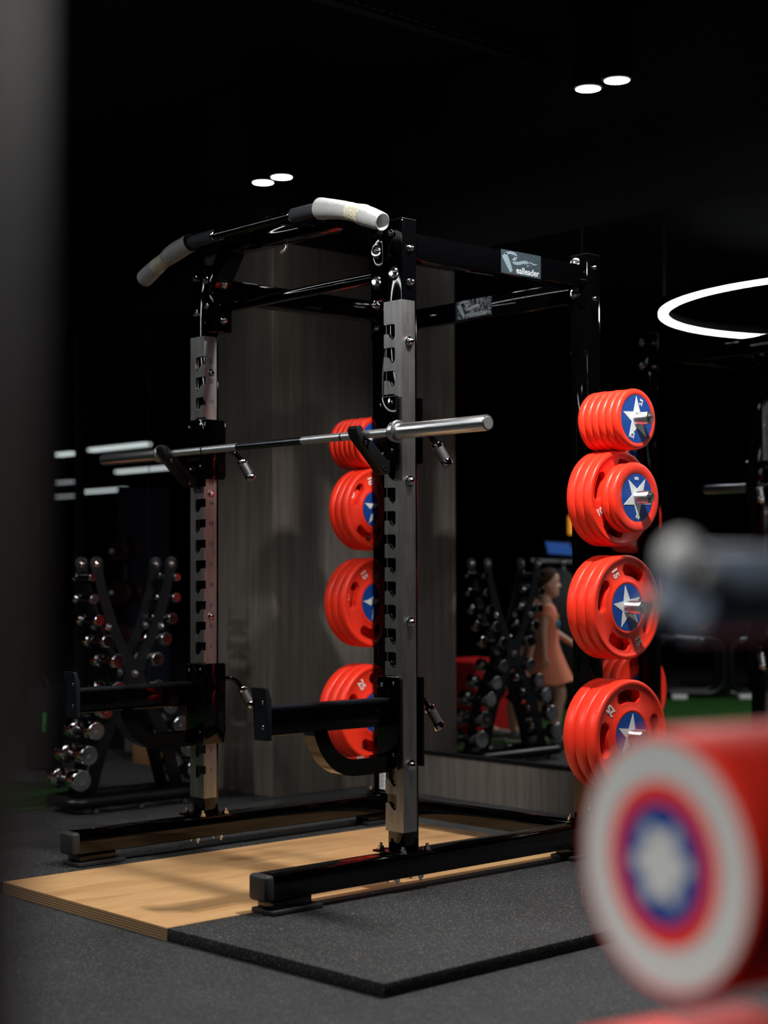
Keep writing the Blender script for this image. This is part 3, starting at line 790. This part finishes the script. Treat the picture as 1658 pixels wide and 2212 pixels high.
# ------------------------------------------------------------------ foreground dumbbell stand
FX, FY = 3.328, -2.833
WPOS = (3.195, -2.664)
fs = thing('weight_stand', 'black tubular stand holding the blurred red weights at lower right', 'weight stand', (FX, FY+.35, 0))
m = MB().cyl((FX+.002, FY+.02, 1.108), (FX+.19, FY+1.0, 1.108), .032, 32, .008); rl = build('top_rail', m, RAILGREY, fs)
build('painted_glint', MB().ball((FX+.011,FY+.010,1.134), .0165, 1, .9, 1, 24), GLINTPALE, rl)  # pale balls shaped as blurred highlights on the rail end, no real bolts
build('painted_glint', MB().ball((FX+.025,FY+.018,1.121), .0120, 1, .9, 1, 24), GLINTGREY, rl)
build('painted_glint', MB().ball((FX-.010,FY+.006,1.097), .0105, 1, .9, 1, 24), GLINTGREY, rl)
for k, (ox, oy) in enumerate(((.095,.42),(.19,.92))):
    px, py = WPOS[0]+ox, WPOS[1]+oy
    build('stand_post', MB().box(px+.10, px+.15, py-.03, py+.03, 0, 1.12, .004), BLACK, fs)
    build('rail_arm', MB().box(FX+.05, px+.14, py-.02, py+.02, 1.06, 1.085, .003), BLACK, fs)
    build('stand_foot', MB().box(px-.12, px+.30, py-.03, py+.03, 0, .05, .004), BLACK, fs)
    for zz in (.880, .627):
        build('saddle', MB().prism([(px-.04, zz-.045),(px+.11, zz-.045),(px+.11, zz-.005),(px+.03, zz-.015),(px-.03, zz-.015),(px-.04, zz)], 1, py-.02, py+.02), SATIN, fs)
WX_, WY_ = WPOS
def fixed_weight(z, label, dx=0., dy=0.):
    t = thing('fixed_barbell', label, 'weight', (WX_+dx, WY_+dy, z), 'fixed red weights on the near stand', rz=-.20)
    R = .1110; HL = .18
    build('handle', MB().cyl((0,HL-.02,0), (0,.98,0), .015, 20), CHROME, t, local=True)
    for y0, sg in ((0,1),(1.12,-1)):
        pr = [(0,R*.955),(.003,R*.985),(.010,R),(HL-.012,R),(HL-.003,R*.96),(HL,R*.9)]
        hd = build('head', MB().lathe(pr, (0,y0,0), (0,sg,0), 64), REDMATT, t, local=True)
        m = MB()
        for rr, mi, lift in ((.1030,0,.0006),(.0690,1,.0012),(.0515,2,.0018)):
            m.lathe([(-.0,rr),(lift,rr-.0003)], (0,y0,0), (0,-sg,0), 64, mi)
        # plain rounded rosette in the centre
        pts = []
        for j in range(60):
            a = 2*PI*j/60; q = .030*(1+.22*math.cos(6*a)); pts.append((q*math.cos(a), q*math.sin(a)))
        m.prism(pts, 1, y0-sg*.0026, y0-sg*.0016, 0)
        build('end_rings', m, [WHITE, REDMATT, BLUE], hd, local=True, smooth=0)
    return t
fixed_weight(.880, 'large blurred red barbell head with white and blue rings, at lower right')
fixed_weight(.627, 'blurred red barbell head cut off by the bottom edge, under the ringed one', -.034, -.032)
# blurred post at the left edge of the view
pc = CAM+fw*.50+RT*(-.1135-.044)
bp_ = thing('foreground_post', 'out-of-focus dark grey post along the left edge of the view', 'post', (pc.x, pc.y, 0))
bp_.rotation_euler = (0,0,YAW*-1)
build('post_tube', MB().box(-.04,.04,-.04,.04,.012,2.5,.004), POSTGREY, bp_, local=True)
build('post_base', MB().box(-.08,.08,-.08,.08,0,.012,.002), POSTGREY, bp_, local=True)

# ------------------------------------------------------------------ lamps
def downlight(x, y, watts, label, cone):
    t = thing('ceiling_downlight', label, 'ceiling light', (x, y, LZ), 'black ceiling downlights')
    for s in (-1, 1):
        xx = x+s*.072
        m = MB().lathe([(0,.050),(.0,.058),(.004,.060),(.26,.060),(.264,.056)], (xx,y,LZ), (0,0,1), 32)
        can = build('can', m, CANBLACK, t)
        build('lens', MB().lathe([(0,.049),(.002,.049)], (xx,y,LZ-.004), (0,0,1), 32), GLOW, can)
        ld = bpy.data.lights.new('spot_lamp', 'SPOT'); ld.energy = watts; ld.spot_size = math.radians(cone); ld.spot_blend = .5
        ld.shadow_soft_size = .045; ld.color = (1,.975,.945)
        lo = bpy.data.objects.new('spot_lamp', ld); COL.objects.link(lo); lo.location = (s*.072, 0, -.06); lo.parent = t
    build('mount_plate', MB().box(x-.16, x+.16, y-.05, y+.05, LZ+.262, ZC, .003), CANBLACK, t)
for x, y, wt, lab, cone in DOWNLIGHTS: downlight(x, y, wt, lab, cone)
# ring pendant
t = thing('ring_light', 'large round white ring light hanging from the ceiling, seen glowing in the mirror', 'ceiling light', (-2.2,-2.9,3.0))
N = 128; RRAD = 1.53
m = MB(); b0 = m.b; rows = []
for k in range(N):
    a = 2*PI*k/N; rows.append([b0.verts.new((-2.2+r*math.cos(a), -2.9+r*math.sin(a), z)) for r, z in ((RRAD-.025,3.0),(RRAD+.025,3.0),(RRAD+.025,3.012),(RRAD-.025,3.012))])
for k in range(N):
    A, B = rows[k], rows[(k+1)%N]
    for i in range(4): b0.faces.new((A[i], A[(i+1)%4], B[(i+1)%4], B[i]))
build('diffuser', m, RINGGLOW, t)
m = MB(); b0 = m.b; rows = []
for k in range(N):
    a = 2*PI*k/N; rows.append([b0.verts.new((-2.2+r*math.cos(a), -2.9+r*math.sin(a), z)) for r, z in ((RRAD-.029,3.012),(RRAD+.029,3.012),(RRAD+.029,3.07),(RRAD-.029,3.07))])
for k in range(N):
    A, B = rows[k], rows[(k+1)%N]
    for i in range(4): b0.faces.new((A[i], A[(i+1)%4], B[(i+1)%4], B[i]))
build('housing', m, SATIN, t)
for k in range(4):
    a = PI/4+PI/2*k; build('suspension_wire', MB().cyl((-2.2+RRAD*math.cos(a), -2.9+RRAD*math.sin(a), 3.07), (-2.2+RRAD*math.cos(a), -2.9+RRAD*math.sin(a), ZC), .003, 8), BARSTEEL, t)
# strip lights far down the hall (seen only in the left mirror)
STRIPS = [(-13.14,-11.90,-3.13,2.6,GLOW,'brightest long white strip light, reflected above the left end of the barbell'),
          (-16.69,-15.38,-5.80,2.6,STRIPGLOW,'second strip light, reflected just under the left barbell sleeve'),
          (-22.30,-20.92,-8.70,2.6,STRIPGLOW,'short strip light reflected lowest, left of the barbell'),
          (-14.10,-13.75,-3.24,2.6,STRIPGLOW,'small strip light reflected at far left, topmost of three'),
          (-19.86,-19.40,-6.67,2.6,DIMGLOW,'small strip light reflected at far left, middle of three'),
          (-24.40,-23.80,-9.35,2.6,DIMGLOW,'small dim strip light reflected at far left, lowest of three')]
for x0, x1, y, z, gm, lab in STRIPS:
    t = thing('strip_light', lab, 'ceiling light', ((x0+x1)/2, y, z), 'strip lights far down the hall')
    build('diffuser', MB().box(x0, x1, y-.05, y+.05, z, z+.03, .006), gm if gm is not GLOW else STRIPGLOW, t)
    build('housing', MB().box(x0, x1, y-.06, y+.06, z+.03, z+.08, .004), SATIN, t)
    for xx in (x0+.2, x1-.2): build('suspension_rod', MB().cyl((xx,y,z+.08), (xx,y,ZC), .006, 8), SATIN, t)
# cable tray
t = thing('cable_tray', 'dark perforated cable tray running along the black ceiling', 'cable tray', (-1.04, .5, 3.5))
m = MB().box(-1.10,-1.04,-1.2,YW-.01,3.50,3.505); m.box(-1.043,-1.04,-1.2,YW-.01,3.50,3.56)
build('tray_channel', m, TRAY, t)
m = MB()
for k in range(60): m.box(-1.0396,-1.0386,-1.15+k*.05,-1.15+k*.05+.018,3.515,3.521).cut()
build('perforation', m, TRAYDOT, t, smooth=0)
for yy in (-.8, .6, 1.6): build('hanger_rod', MB().cyl((-1.07,yy,3.505), (-1.07,yy,ZC), .004, 8), TRAY, t)

# ------------------------------------------------------------------ people (left of the frame, seen in the mirror)
def interp(tab, h):
    for (a, va), (c, vc) in zip(tab, tab[1:]):
        if h <= c:
            t = (h-a)/(c-a); t = t*t*(3-2*t)*.5+t*.5; return va+(vc-va)*t
    return tab[-1][1]
HF = [(0,.040),(.05,.053),(.12,.056),(.20,.056),(.28,.055),(.45,.056),(.55,.063),(.70,.062),(.82,.050),(.92,.030),(1,.002)]
HB = [(0,-.005),(.15,-.012),(.30,-.050),(.45,-.074),(.62,-.083),(.78,-.074),(.90,-.050),(1,-.002)]
HW = [(0,.016),(.06,.030),(.18,.046),(.35,.060),(.55,.069),(.70,.068),(.84,.054),(.94,.032),(1,.004)]
def head_shape(h, a, grow=0.):
    """point of a child's head, h 0 chin .. 1 crown, a angle with 0 = face"""
    xf, xb, w = interp(HF, h)+grow, interp(HB, h)-grow, interp(HW, h)+grow
    cx, rx = (xf+xb)/2, (xf-xb)/2
    c, sn = math.cos(a), math.sin(a)
    e = .86
    x = cx+rx*math.copysign(abs(c)**e, c); y = w*math.copysign(abs(sn)**e, sn)
    if grow == 0 and c > 0:
        g = lambda v, m, sd: math.exp(-((v-m)/sd)**2)
        nose = .020*g(h,.375,.055)*g(y,0,.010)+.009*g(h,.46,.06)*g(y,0,.008)+.006*g(h,.365,.04)*g(abs(y),.010,.007)
        lips = .0055*g(h,.235,.028)*g(y,0,.020)+.005*g(h,.185,.026)*g(y,0,.017)
        chin = .006*g(h,.07,.06)*g(y,0,.020)
        eyes = -.008*g(h,.50,.05)*g(abs(y),.028,.016)
        cheek = .004*g(h,.33,.10)*g(abs(y),.035,.02)
        x += nose+lips+chin+eyes+cheek
    return Vector((x, y, h*.190))
def head_verts(place, NH=44, NA=72):
    vs, fs = [], []
    for i in range(NH+1):
        for k in range(NA): vs.append(place @ head_shape(i/NH, 2*PI*k/NA))
    for i in range(NH):
        for k in range(NA): fs.append((i*NA+k, i*NA+(k+1)%NA, (i+1)*NA+(k+1)%NA, (i+1)*NA+k))
    fs.append(tuple(range(NA))[::-1]); fs.append(tuple(NH*NA+k for k in range(NA)))
    return vs, fs
def hair_cap(m, place, NH=90, NA=144):
    """shell over the skull behind the hairline"""
    rows = {}
    for i in range(NH+1):
        h = .30+.70*i/NH
        for k in range(NA):
            a = 2*PI*k/NA
            g = .0075+.0012*math.sin(a*24+h*9)
            rows[i, k] = m.b.verts.new(place @ head_shape(min(h,1), a, g))
    for i in range(NH):
        h = .30+.70*(i+.5)/NH
        for k in range(NA):
            a = 2*PI*(k+.5)/NA; a = min(a, 2*PI-a)
            lim = interp([(.30,2.35),(.42,2.05),(.50,1.62),(.66,1.30),(.78,.95),(.84,.0),(1.0,.0)], h)   # smallest angle that carries hair
            if a >= lim: m.b.faces.new((rows[i,k], rows[i,(k+1)%NA], rows[i+1,(k+1)%NA], rows[i+1,k]))
    bmesh.ops.delete(m.b, geom=[v for v in m.b.verts if not v.link_faces], context='VERTS')
    r = bmesh.ops.solidify(m.b, geom=m.b.faces[:], thickness=.006)
    return m
def skin_body(name, joints, edges, mats, parent, levels=2, extra=None):
    me = bpy.data.meshes.new(name); names = list(joints); ix = {k: i for i, k in enumerate(names)}
    me.from_pydata([joints[k][0] for k in names], [(ix[a], ix[c]) for a, c in edges], [])
    o = bpy.data.objects.new(name, me); COL.objects.link(o)
    md = o.modifiers.new('skin', 'SKIN'); md.use_smooth_shade = True
    for k in names:
        r = joints[k][1]; sv = me.skin_vertices[0].data[ix[k]]
        sv.radius = (r, r) if not isinstance(r, tuple) else r
    me.skin_vertices[0].data[0].use_root = True
    sb = o.modifiers.new('sub', 'SUBSURF'); sb.levels = levels; sb.render_levels = levels
    def bake(ob):
        dg = bpy.context.evaluated_depsgraph_get(); r = bpy.data.meshes.new_from_object(ob.evaluated_get(dg))
        bpy.data.objects.remove(ob); return r
    me2 = bake(o)
    bm = bmesh.new(); bm.from_mesh(me2)
    for vs, fs in extra or []:
        nv = [bm.verts.new(v) for v in vs]
        for f in fs: bm.faces.new([nv[i] for i in f])
    bmesh.ops.recalc_face_normals(bm, faces=bm.faces[:])
    bm.to_mesh(me2); bm.free()
    me2.name = name; me2.shade_smooth()
    me2.materials.clear()
    for m in mats: me2.materials.append(m)
    ob = bpy.data.objects.new(name, me2); COL.objects.link(ob); ob.parent = parent
    return ob
def ear(m, place, s):
    c = place @ Vector((-.012, s*.069, .075)); return m.ball(c, .017, .75, .35, 1.25, 14)
def hand(J, E, wrist, root, d, side, s, curl=.3):
    """palm and five fingers. d: finger direction, side: thumb side, s: scale"""
    d = Vector(d).normalized(); side = Vector(side).normalized(); nrm = d.cross(side)
    w = Vector(root)
    J['palm'+wrist] = (w+d*.030*s, (.021*s,.011*s)); E.append((wrist, 'palm'+wrist))
    for i, (off, ln) in enumerate(((.0225,.048),(.0075,.055),(-.0075,.051),(-.0225,.040))):
        a = w+d*.052*s+side*off*s; bq = a+d*ln*.5*s+nrm*curl*.012*s; c = bq+(d*.8+nrm*curl).normalized()*ln*.5*s
        J[f'f{i}a{wrist}'] = (a, .0056*s); J[f'f{i}b{wrist}'] = (bq, .0053*s); J[f'f{i}c{wrist}'] = (c, .0046*s)
        E += [('palm'+wrist, f'f{i}a{wrist}'), (f'f{i}a{wrist}', f'f{i}b{wrist}'), (f'f{i}b{wrist}', f'f{i}c{wrist}')]
    a = w+d*.022*s+side*.022*s; c = a+(d*.8+side*.6).normalized()*.032*s
    J['ta'+wrist] = (a, .009*s); J['tb'+wrist] = (c, .0065*s); E += [('palm'+wrist, 'ta'+wrist), ('ta'+wrist, 'tb'+wrist)]
# girl: local frame x = facing direction, y = her side nearer the mirror viewer, z up
face_dir = Vector((.671,-.742,0))
gl = thing('person', 'young girl in a coral dress walking past, seen in the mirror beside the chrome dumbbells', 'person', (-2.945,-.165,.006))
gl.rotation_euler = (0,0,math.atan2(face_dir.y, face_dir.x))
# nearer side toward the mirror: +y of the wall; with x forward, the wall side is her left (+y local) 
NS = 1
J = {}; E = []
J['pelvis'] = ((0,0,.545), (.078,.095))
J['waist'] = ((-.005,0,.665), (.062,.080)); J['chest'] = ((-.012,0,.795), (.070,.092)); J['ushoulder'] = ((-.018,0,.872), (.045,.062)); J['neck'] = ((-.012,0,.925), (.030,.032)); J['skull0'] = ((-.006,0,.975), (.032,.034))
E += [('pelvis','waist'),('waist','chest'),('chest','ushoulder'),('ushoulder','neck'),('neck','skull0')]
for nm, s, el, wr, hd in (('n', NS, (-.040,.115,.735), (-.035,.125,.585), (0,0,-1)), ('f', -NS, (.060,-.115,.715), (.205,-.105,.620), (.85,0,-.5))):
    J['sh'+nm] = ((-.022,s*.088,.880), .030); J['el'+nm] = (el, .0235); J['wr'+nm] = (wr, .0165)
    E += [('ushoulder','sh'+nm),('sh'+nm,'el'+nm),('el'+nm,'wr'+nm)]
    w = Vector(wr)+Vector(hd).normalized()*.02
    hand(J, E, 'wr'+nm, w, hd, (1,0,.1) if nm == 'n' else (.4,.2,.8), .74)
for nm, s, kn, an, toe in (('n', NS, (.075,.055,.335), (.035,.055,.075), (.125,.060,.030)), ('f', -NS, (-.045,-.055,.310), (-.135,-.055,.075), (-.045,-.060,.030))):
    J['hp'+nm] = ((.005,s*.052,.500), .066); J['kn'+nm] = (kn, .042); J['cf'+nm] = (tuple(Vector(kn).lerp(Vector(an),.4)+Vector((-.012,0,0))), .038); J['an'+nm] = (an, .025); J['ft'+nm] = (toe, (.026,.020))
    E += [('pelvis','hp'+nm),('hp'+nm,'kn'+nm),('kn'+nm,'cf'+nm),('cf'+nm,'an'+nm),('an'+nm,'ft'+nm)]
GP = Matrix.Translation((.010,0,.943))
def ball_geo(c, r, sx, sy, sz):
    q = bmesh.new(); bmesh.ops.create_uvsphere(q, u_segments=14, v_segments=8, radius=1)
    vs = [Vector(c)+Vector((v.co.x*r*sx, v.co.y*r*sy, v.co.z*r*sz)) for v in q.verts]; fs = [tuple(v.index for v in f.verts) for f in q.faces]; q.free(); return vs, fs
ears = [ball_geo(GP @ Vector((-.010, sg*.070, .078)), .018, .75, .38, 1.25) for sg in (-1, 1)]
body = skin_body('body', J, E, [SKIN], gl, extra=[head_verts(GP)]+ears)
m = MB().ball(GP @ Vector((.0605,0,.0400)), .0085, .55, 1.9, .75, 12); build('lips', m, LIPS, gl, local=True)
m = MB()
for sg in (-1, 1): m.ball(GP @ Vector((.0475,sg*.028,.0955)), .0085, .75, 1.15, .70, 12).cut()
build('eye', m, EYE, gl, local=True)
m = MB()
for sg in (-1, 1): m.tube([GP @ Vector((.057,sg*.016,.112)), GP @ Vector((.054,sg*.030,.115)), GP @ Vector((.043,sg*.042,.112))], .0022, 8).cut()
build('eyebrow', m, HAIR, gl, local=True)
m = hair_cap(MB(), GP); m.ball(GP @ Vector((-.100,0,.135)), .030, .9, 1, 1, 16)
build('hair', m, HAIR, gl, local=True)
# dress: lofted ellipses
m = MB(); rings = []
for z, cx, rx, ry in ((.905,-.012,.036,.050),(.890,-.014,.055,.088),(.868,-.016,.068,.106),(.80,-.012,.080,.102),(.72,-.006,.074,.094),(.655,-.002,.070,.090),(.60,.000,.084,.104),(.52,.006,.110,.124),(.44,.014,.138,.142),(.405,.018,.148,.148),(.405,.018,.142,.142)):
    rings.append([m.b.verts.new((cx+rx*math.cos(2*PI*k/40)*(1+.035*math.sin(7*2*PI*k/40)*(.9-z)*2.0 if z < .62 else 1), ry*math.sin(2*PI*k/40), z+(.012*math.sin(3*2*PI*k/40) if z < .42 else 0))) for k in range(40)])
for i in range(len(rings)-1):
    for k in range(40): m.b.faces.new((rings[i][k], rings[i][(k+1)%40], rings[i+1][(k+1)%40], rings[i+1][k]))
dr = build('dress', m, CORAL, gl, local=True)
m = MB()
for s, el in ((1, J['eln'][0]), (-1, J['elf'][0])):
    a = Vector((-.022,s*.070,.885)); e = Vector(el); m.tube([a, a.lerp(e,.2), a.lerp(e,.42)], [.044,.043,.041], 18).cut()
build('sleeve', m, CORAL, dr, local=True)
m = MB().ball((.055,.055,.775), .030, .6, .55, 1, 14); part_label(build('chest_print', m, TEAL, dr, local=True), 'round teal print on the chest')
m = MB().ball((.058,.045,.822), .017, .6, .55, .9, 10); part_label(build('chest_print', m, YELLOW, dr, local=True), 'yellow print on the chest')
m = MB()
for nm in 'nf':
    a, tq = Vector(J['an'+nm][0]), Vector(J['ft'+nm][0]); yaw_ = math.atan2(tq.y-a.y, tq.x-a.x)
    cc = a.lerp(tq,.45); m.ball((cc.x+.012, cc.y, .030), .085, 1.0, .38, .36, 18).cut()
build('shoe', m, SHOE, gl, local=True)
# second person, bending, mostly behind the dumbbell tree
ot = thing('person', 'person in dark clothes bending by the red box, seen in the mirror behind the dumbbells', 'person', (-3.30,-.24,.006))
ot.rotation_euler = (0,0,math.atan2(face_dir.y, face_dir.x))
J = {}; E = []
J['pelvis'] = ((-.05,0,.60), (.085,.10)); J['waist'] = ((-.01,0,.69), (.075,.09)); J['chest'] = ((.06,0,.80), (.08,.10)); J['ushoulder'] = ((.10,0,.86), (.05,.07)); J['neck'] = ((.13,0,.90), .034); J['skull0'] = ((.15,0,.93), .044); 
E += [('pelvis','waist'),('waist','chest'),('chest','ushoulder'),('ushoulder','neck'),('neck','skull0')]
for nm, s, el, wr in (('n', 1, (.03,.13,.63), (-.05,.14,.445)), ('f', -1, (.12,-.13,.63), (.08,-.13,.46))):
    J['sh'+nm] = ((.09,s*.10,.865), .034); J['el'+nm] = (el, .027); J['wr'+nm] = (wr, .019)
    E += [('ushoulder','sh'+nm),('sh'+nm,'el'+nm),('el'+nm,'wr'+nm)]
    hand(J, E, 'wr'+nm, Vector(wr)+Vector((-.003,0,-.02)), (-.2,0,-1), (1,0,-.1), .85)
for nm, s, fx in (('n', 1, -.02), ('f', -1, -.16)):
    J['hp'+nm] = ((-.05,s*.058,.55), .072); J['kn'+nm] = ((fx+.03,s*.06,.31), .048); J['cf'+nm] = ((fx-.01,s*.06,.22), .044); J['an'+nm] = ((fx,s*.06,.07), .028); J['ft'+nm] = ((fx+.10,s*.062,.028), (.028,.02))
    E += [('pelvis','hp'+nm),('hp'+nm,'kn'+nm),('kn'+nm,'cf'+nm),('cf'+nm,'an'+nm),('an'+nm,'ft'+nm)]
OP = Matrix.Translation((.165,0,.905)) @ Matrix.Rotation(.35, 4, 'Y')
skin_body('body', J, E, [SKIN], ot, extra=[head_verts(OP)])
build('hair', hair_cap(MB(), OP), HAIR, ot, local=True)
m = MB().tube([(-.055,0,.58),(-.05,0,.62),(-.01,0,.70),(.06,0,.80),(.105,0,.87)], [.120,.118,.112,.118,.080], 24)
for s, el in ((1,(.03,.13,.63)),(-1,(.12,-.13,.63))): m.tube([(.085,s*.07,.865),((.085+el[0])/2,s*.12,.75),el], [.050,.046,.040], 16)
build('top', m, BLACKCLOTH, ot, local=True)
m = MB().tube([(-.055,0,.49),(-.055,0,.56),(-.05,0,.62)], [.115,.122,.118], 24)
for s, fx in ((1,-.02),(-1,-.16)): m.tube([(-.05,s*.058,.57),(fx+.03,s*.06,.32),(fx-.01,s*.06,.255)], [.085,.066,.060], 18)
build('cropped_trousers', m, BLACKCLOTH, ot, local=True)
m = MB(); m2 = MB()
for s, fx in ((1,-.02),(-1,-.16)): m.ball((fx+.05,s*.061,.036), .105, 1, .40, .36, 18).cut(); m2.box(fx-.055, fx+.155, s*.061-.040, s*.061+.040, 0, .014, .006).cut()
build('shoe', m, SHOE, ot, local=True); build('sole', m2, SOLE, ot, local=True)

# ------------------------------------------------------------------ things further off, seen in the mirrors
m = MB().box(-.25,.25,-.25,.25,0,.50,.02,3); t = thing('soft_plyo_box', 'red soft jump box standing on the turf, reflected left of the dumbbell tree', 'jump box', (-3.86,-.42,.006), rz=.0)
build('foam_block', m, REDPAINT, t, local=True); build('top_cover', MB().box(-.252,.252,-.252,.252,.44,.503,.02,3), mat('red_vinyl_top', (.80,.02,.02), .4), t, local=True)
# small wooden step by the left mirror
t = thing('wooden_step', 'small tan wooden step on the floor before the left mirror', 'step', (-3.93,1.66,0))
build('step_top', MB().box(-.115,.115,-.09,.09,.15,.17,.002), WOOD, t, local=True)
build('step_side', MB().box(-.11,.11,-.085,.085,0,.15,.002), TAN, t, local=True)
# upright sandbag with green lettering
t = thing('sandbag', 'black upright sandbag with vertical green lettering in the dark left corner', 'sandbag', (-4.15,1.05,.006))
build('bag_body', MB().lathe([(0,.09),(.015,.105),(.20,.11),(.42,.108),(.455,.09),(.46,.03)], (0,0,0), (0,0,1), 32), BLACKCLOTH, t, local=True)
build('carry_handle', MB().tube(bez((-.05,0,.455),(0,0,.56),(.05,0,.455)), .010, 10), BLACKCLOTH, t, local=True)
cd_ = Vector((CAM.x+4.15, CAM.y-1.05, 0)).normalized(); sd_ = Vector((-cd_.y, cd_.x, 0))
build('green_lettering', MB().text('FITNESS', .030, cd_*.1115+Vector((0,0,.27)), (0,0,1), -sd_, .0003, bold=.0006), GREENTEXT, t, local=True, smooth=0)
# banner
t = thing('rollup_banner', 'dark navy roll-up banner reflected behind the left barbell sleeve', 'banner', (-7.72,-.28,0), rz=-.95)
build('banner_cloth', MB().box(-.22,.22,-.003,.003,.06,1.84), NAVY, t, local=True)
build('banner_base', MB().box(-.24,.24,-.06,.06,0,.06,.01), SATIN, t, local=True)
build('banner_pole', MB().cyl((0,-.012,.06),(0,-.012,1.84),.008,10), GREYMETAL, t, local=True)
# cardio machine with screen
t = thing('exercise_bike', 'dark exercise machine with a blue screen and grey handlebar, reflected behind the girl', 'exercise machine', (-4.75,-2.30,.006), rz=math.atan2(face_dir.y, face_dir.x))
build('shroud', MB().prism([(-.40,.10),(.35,.10),(.40,.40),(.30,.85),(.05,1.12),(-.10,1.14),(-.42,.80),(-.50,.40)], 1, -.14, .14, bev=.03), SATIN, t, local=True)
build('base_rail', MB().box(-.55,.60,-.05,.05,.0,.09,.01), SATIN, t, local=True)
for xx in (-.5,.55): build('stabiliser', MB().box(xx-.04,xx+.04,-.26,.26,0,.06,.01), SATIN, t, local=True)
hb = build('handlebar', MB().tube([(-.22,.0,1.19),(-.02,.0,1.19),(.30,.0,1.17)], .020, 14).tube(bez((.02,0,1.17),(.05,0,1.02),(.18,0,1.03)), .018, 12), GREYMETAL, t, local=True)
build('knob', MB().ball((.03,.03,1.17), .028, seg=16), CHROME, hb, local=True)
sc = build('console', MB().prism([(-.10,1.24),(.13,1.22),(.09,1.34),(-.13,1.36)], 1, .02, .05, bev=.004), SATIN, t, local=True)
build('screen', MB().prism([(-.09,1.25),(.115,1.235),(.08,1.33),(-.115,1.345)], 1, .0505, .053), SCREEN, sc, local=True)
build('seat', MB().ball((-.30,0,.98), .11, 1.2, .8, .35, 18), SATIN, t, local=True); build('seat_post', MB().cyl((-.28,0,.6),(-.30,0,.96),.025,14), GREYMETAL, t, local=True)
# orange sign lamp
t = thing('sign_lamp', 'small glowing orange sign reflected left of the red plates', 'sign', (-5.9,-3.77,0))
build('sign_face', MB().prism([(-.035,1.45),(.005,1.45),(.035,1.52),(.035,1.62),(-.035,1.62)], 1, -.01, .01), ORANGEGLOW, t, local=True)
build('sign_post', MB().cyl((0,-.02,.0),(0,-.02,1.6),.012,12), SATIN, t, local=True); build('sign_base', MB().cyl((0,-.02,0),(0,-.02,.02),.12,24), SATIN, t, local=True)
# weight bench machine with white feet
t = thing('weight_machine', 'black machine with rounded tube frames and white feet, reflected right of the red plates', 'weight machine', (-4.60,-4.0,.006), rz=math.atan2(face_dir.y, face_dir.x))
def dloop(x0, x1, z0, z1, y, r=.03, rad=.14):
    p = []
    for cx, cz, a in ((x1-rad,z1-rad,0),(x0+rad,z1-rad,1),(x0+rad,z0+rad,2),(x1-rad,z0+rad,3)):
        for j in range(6): q = PI/2*a+PI/2*j/5; p.append((cx+rad*math.cos(q), y, cz+rad*math.sin(q)))
    return MB().tube(p, r, 14, closed=True)
for x0, x1 in ((-.42,.16),(.22,.80)):
    fr_ = build('loop_frame', dloop(x0, x1, .045, .53, .10), SATIN, t, local=True)
    build('loop_frame', dloop(x0, x1, .045, .53, -.22), SATIN, t, local=True)
for xx in (-.24, .34): build('foot_cap', MB().box(xx-.065, xx+.065, -.30, .18, 0, .04, .006), WHITEFOOT, t, local=True)
m = MB()
for xx, zz in ((-.05,.52),(.30,.52),(.43,.78),(.36,.66)): m.ball((xx,.17,zz), .035, seg=14).cut()
build('end_knob', m, CHROME, t, local=True)
build('crossbar', MB().cyl((-.25,.10,.54),(-.05,.15,.53),.024,14).cut().cyl((.30,.15,.53),(.62,.12,.50),.024,14), GREYMETAL, t, local=True)
build('weight_tower', MB().box(.20,.62,-.20,.06,.50,1.25,.02), SATIN, t, local=True)
part_label(build('orange_guard', MB().prism([(-.14,.72),(.10,.70),(-.02,.60)], 1, .06, .08), ORANGE, t, local=True), 'orange triangular guard')
# far plate tree: red plates and chrome heads reflected through the dumbbell tree
t = thing('plate_tree', 'dark upright plate tree with red plates, dimly reflected between the dumbbells', 'plate tree', (-7.05,.35,0), rz=.9)
build('tree_post', MB().box(-.04,.04,-.04,.04,.04,1.4,.005), SATIN, t, local=True); build('tree_base', MB().box(-.35,.35,-.30,.30,0,.05,.01), SATIN, t, local=True)
for z, s in ((1.30,-1),(1.28,1),(.95,-1),(.95,1),(.60,1)): build('peg', MB().cyl((s*.04,0,z),(s*.34,0,z),.022,16,.003), CHROME, t, local=True)
for (z, s, R) in ((1.30,-1,.08),(1.28,1,.08),(.95,1,.10),(.95,-1,.10),(.60,1,.12)):
    q = Vector((s*.14*math.cos(.9), s*.14*math.sin(.9), 0))
    p = build('weight_plate', MB().lathe([(-.03,R*.9),(-.02,R),(.02,R),(.03,R*.9),(.03,.03),(-.03,.03),(-.03,R*.9)], (0,0,0), (1,0,0), 40, cap=False), DARKRED)
    p.location = (-7.05+q.x, .35+q.y, z); p.rotation_euler = (0,0,.9)
    tag(p, f'{"upper" if z > 1.2 else "middle" if z > .8 else "lowest"} {"near" if s > 0 else "far"} side red plate on the dim plate tree', 'weight plate', 'red plates on the far plate tree')
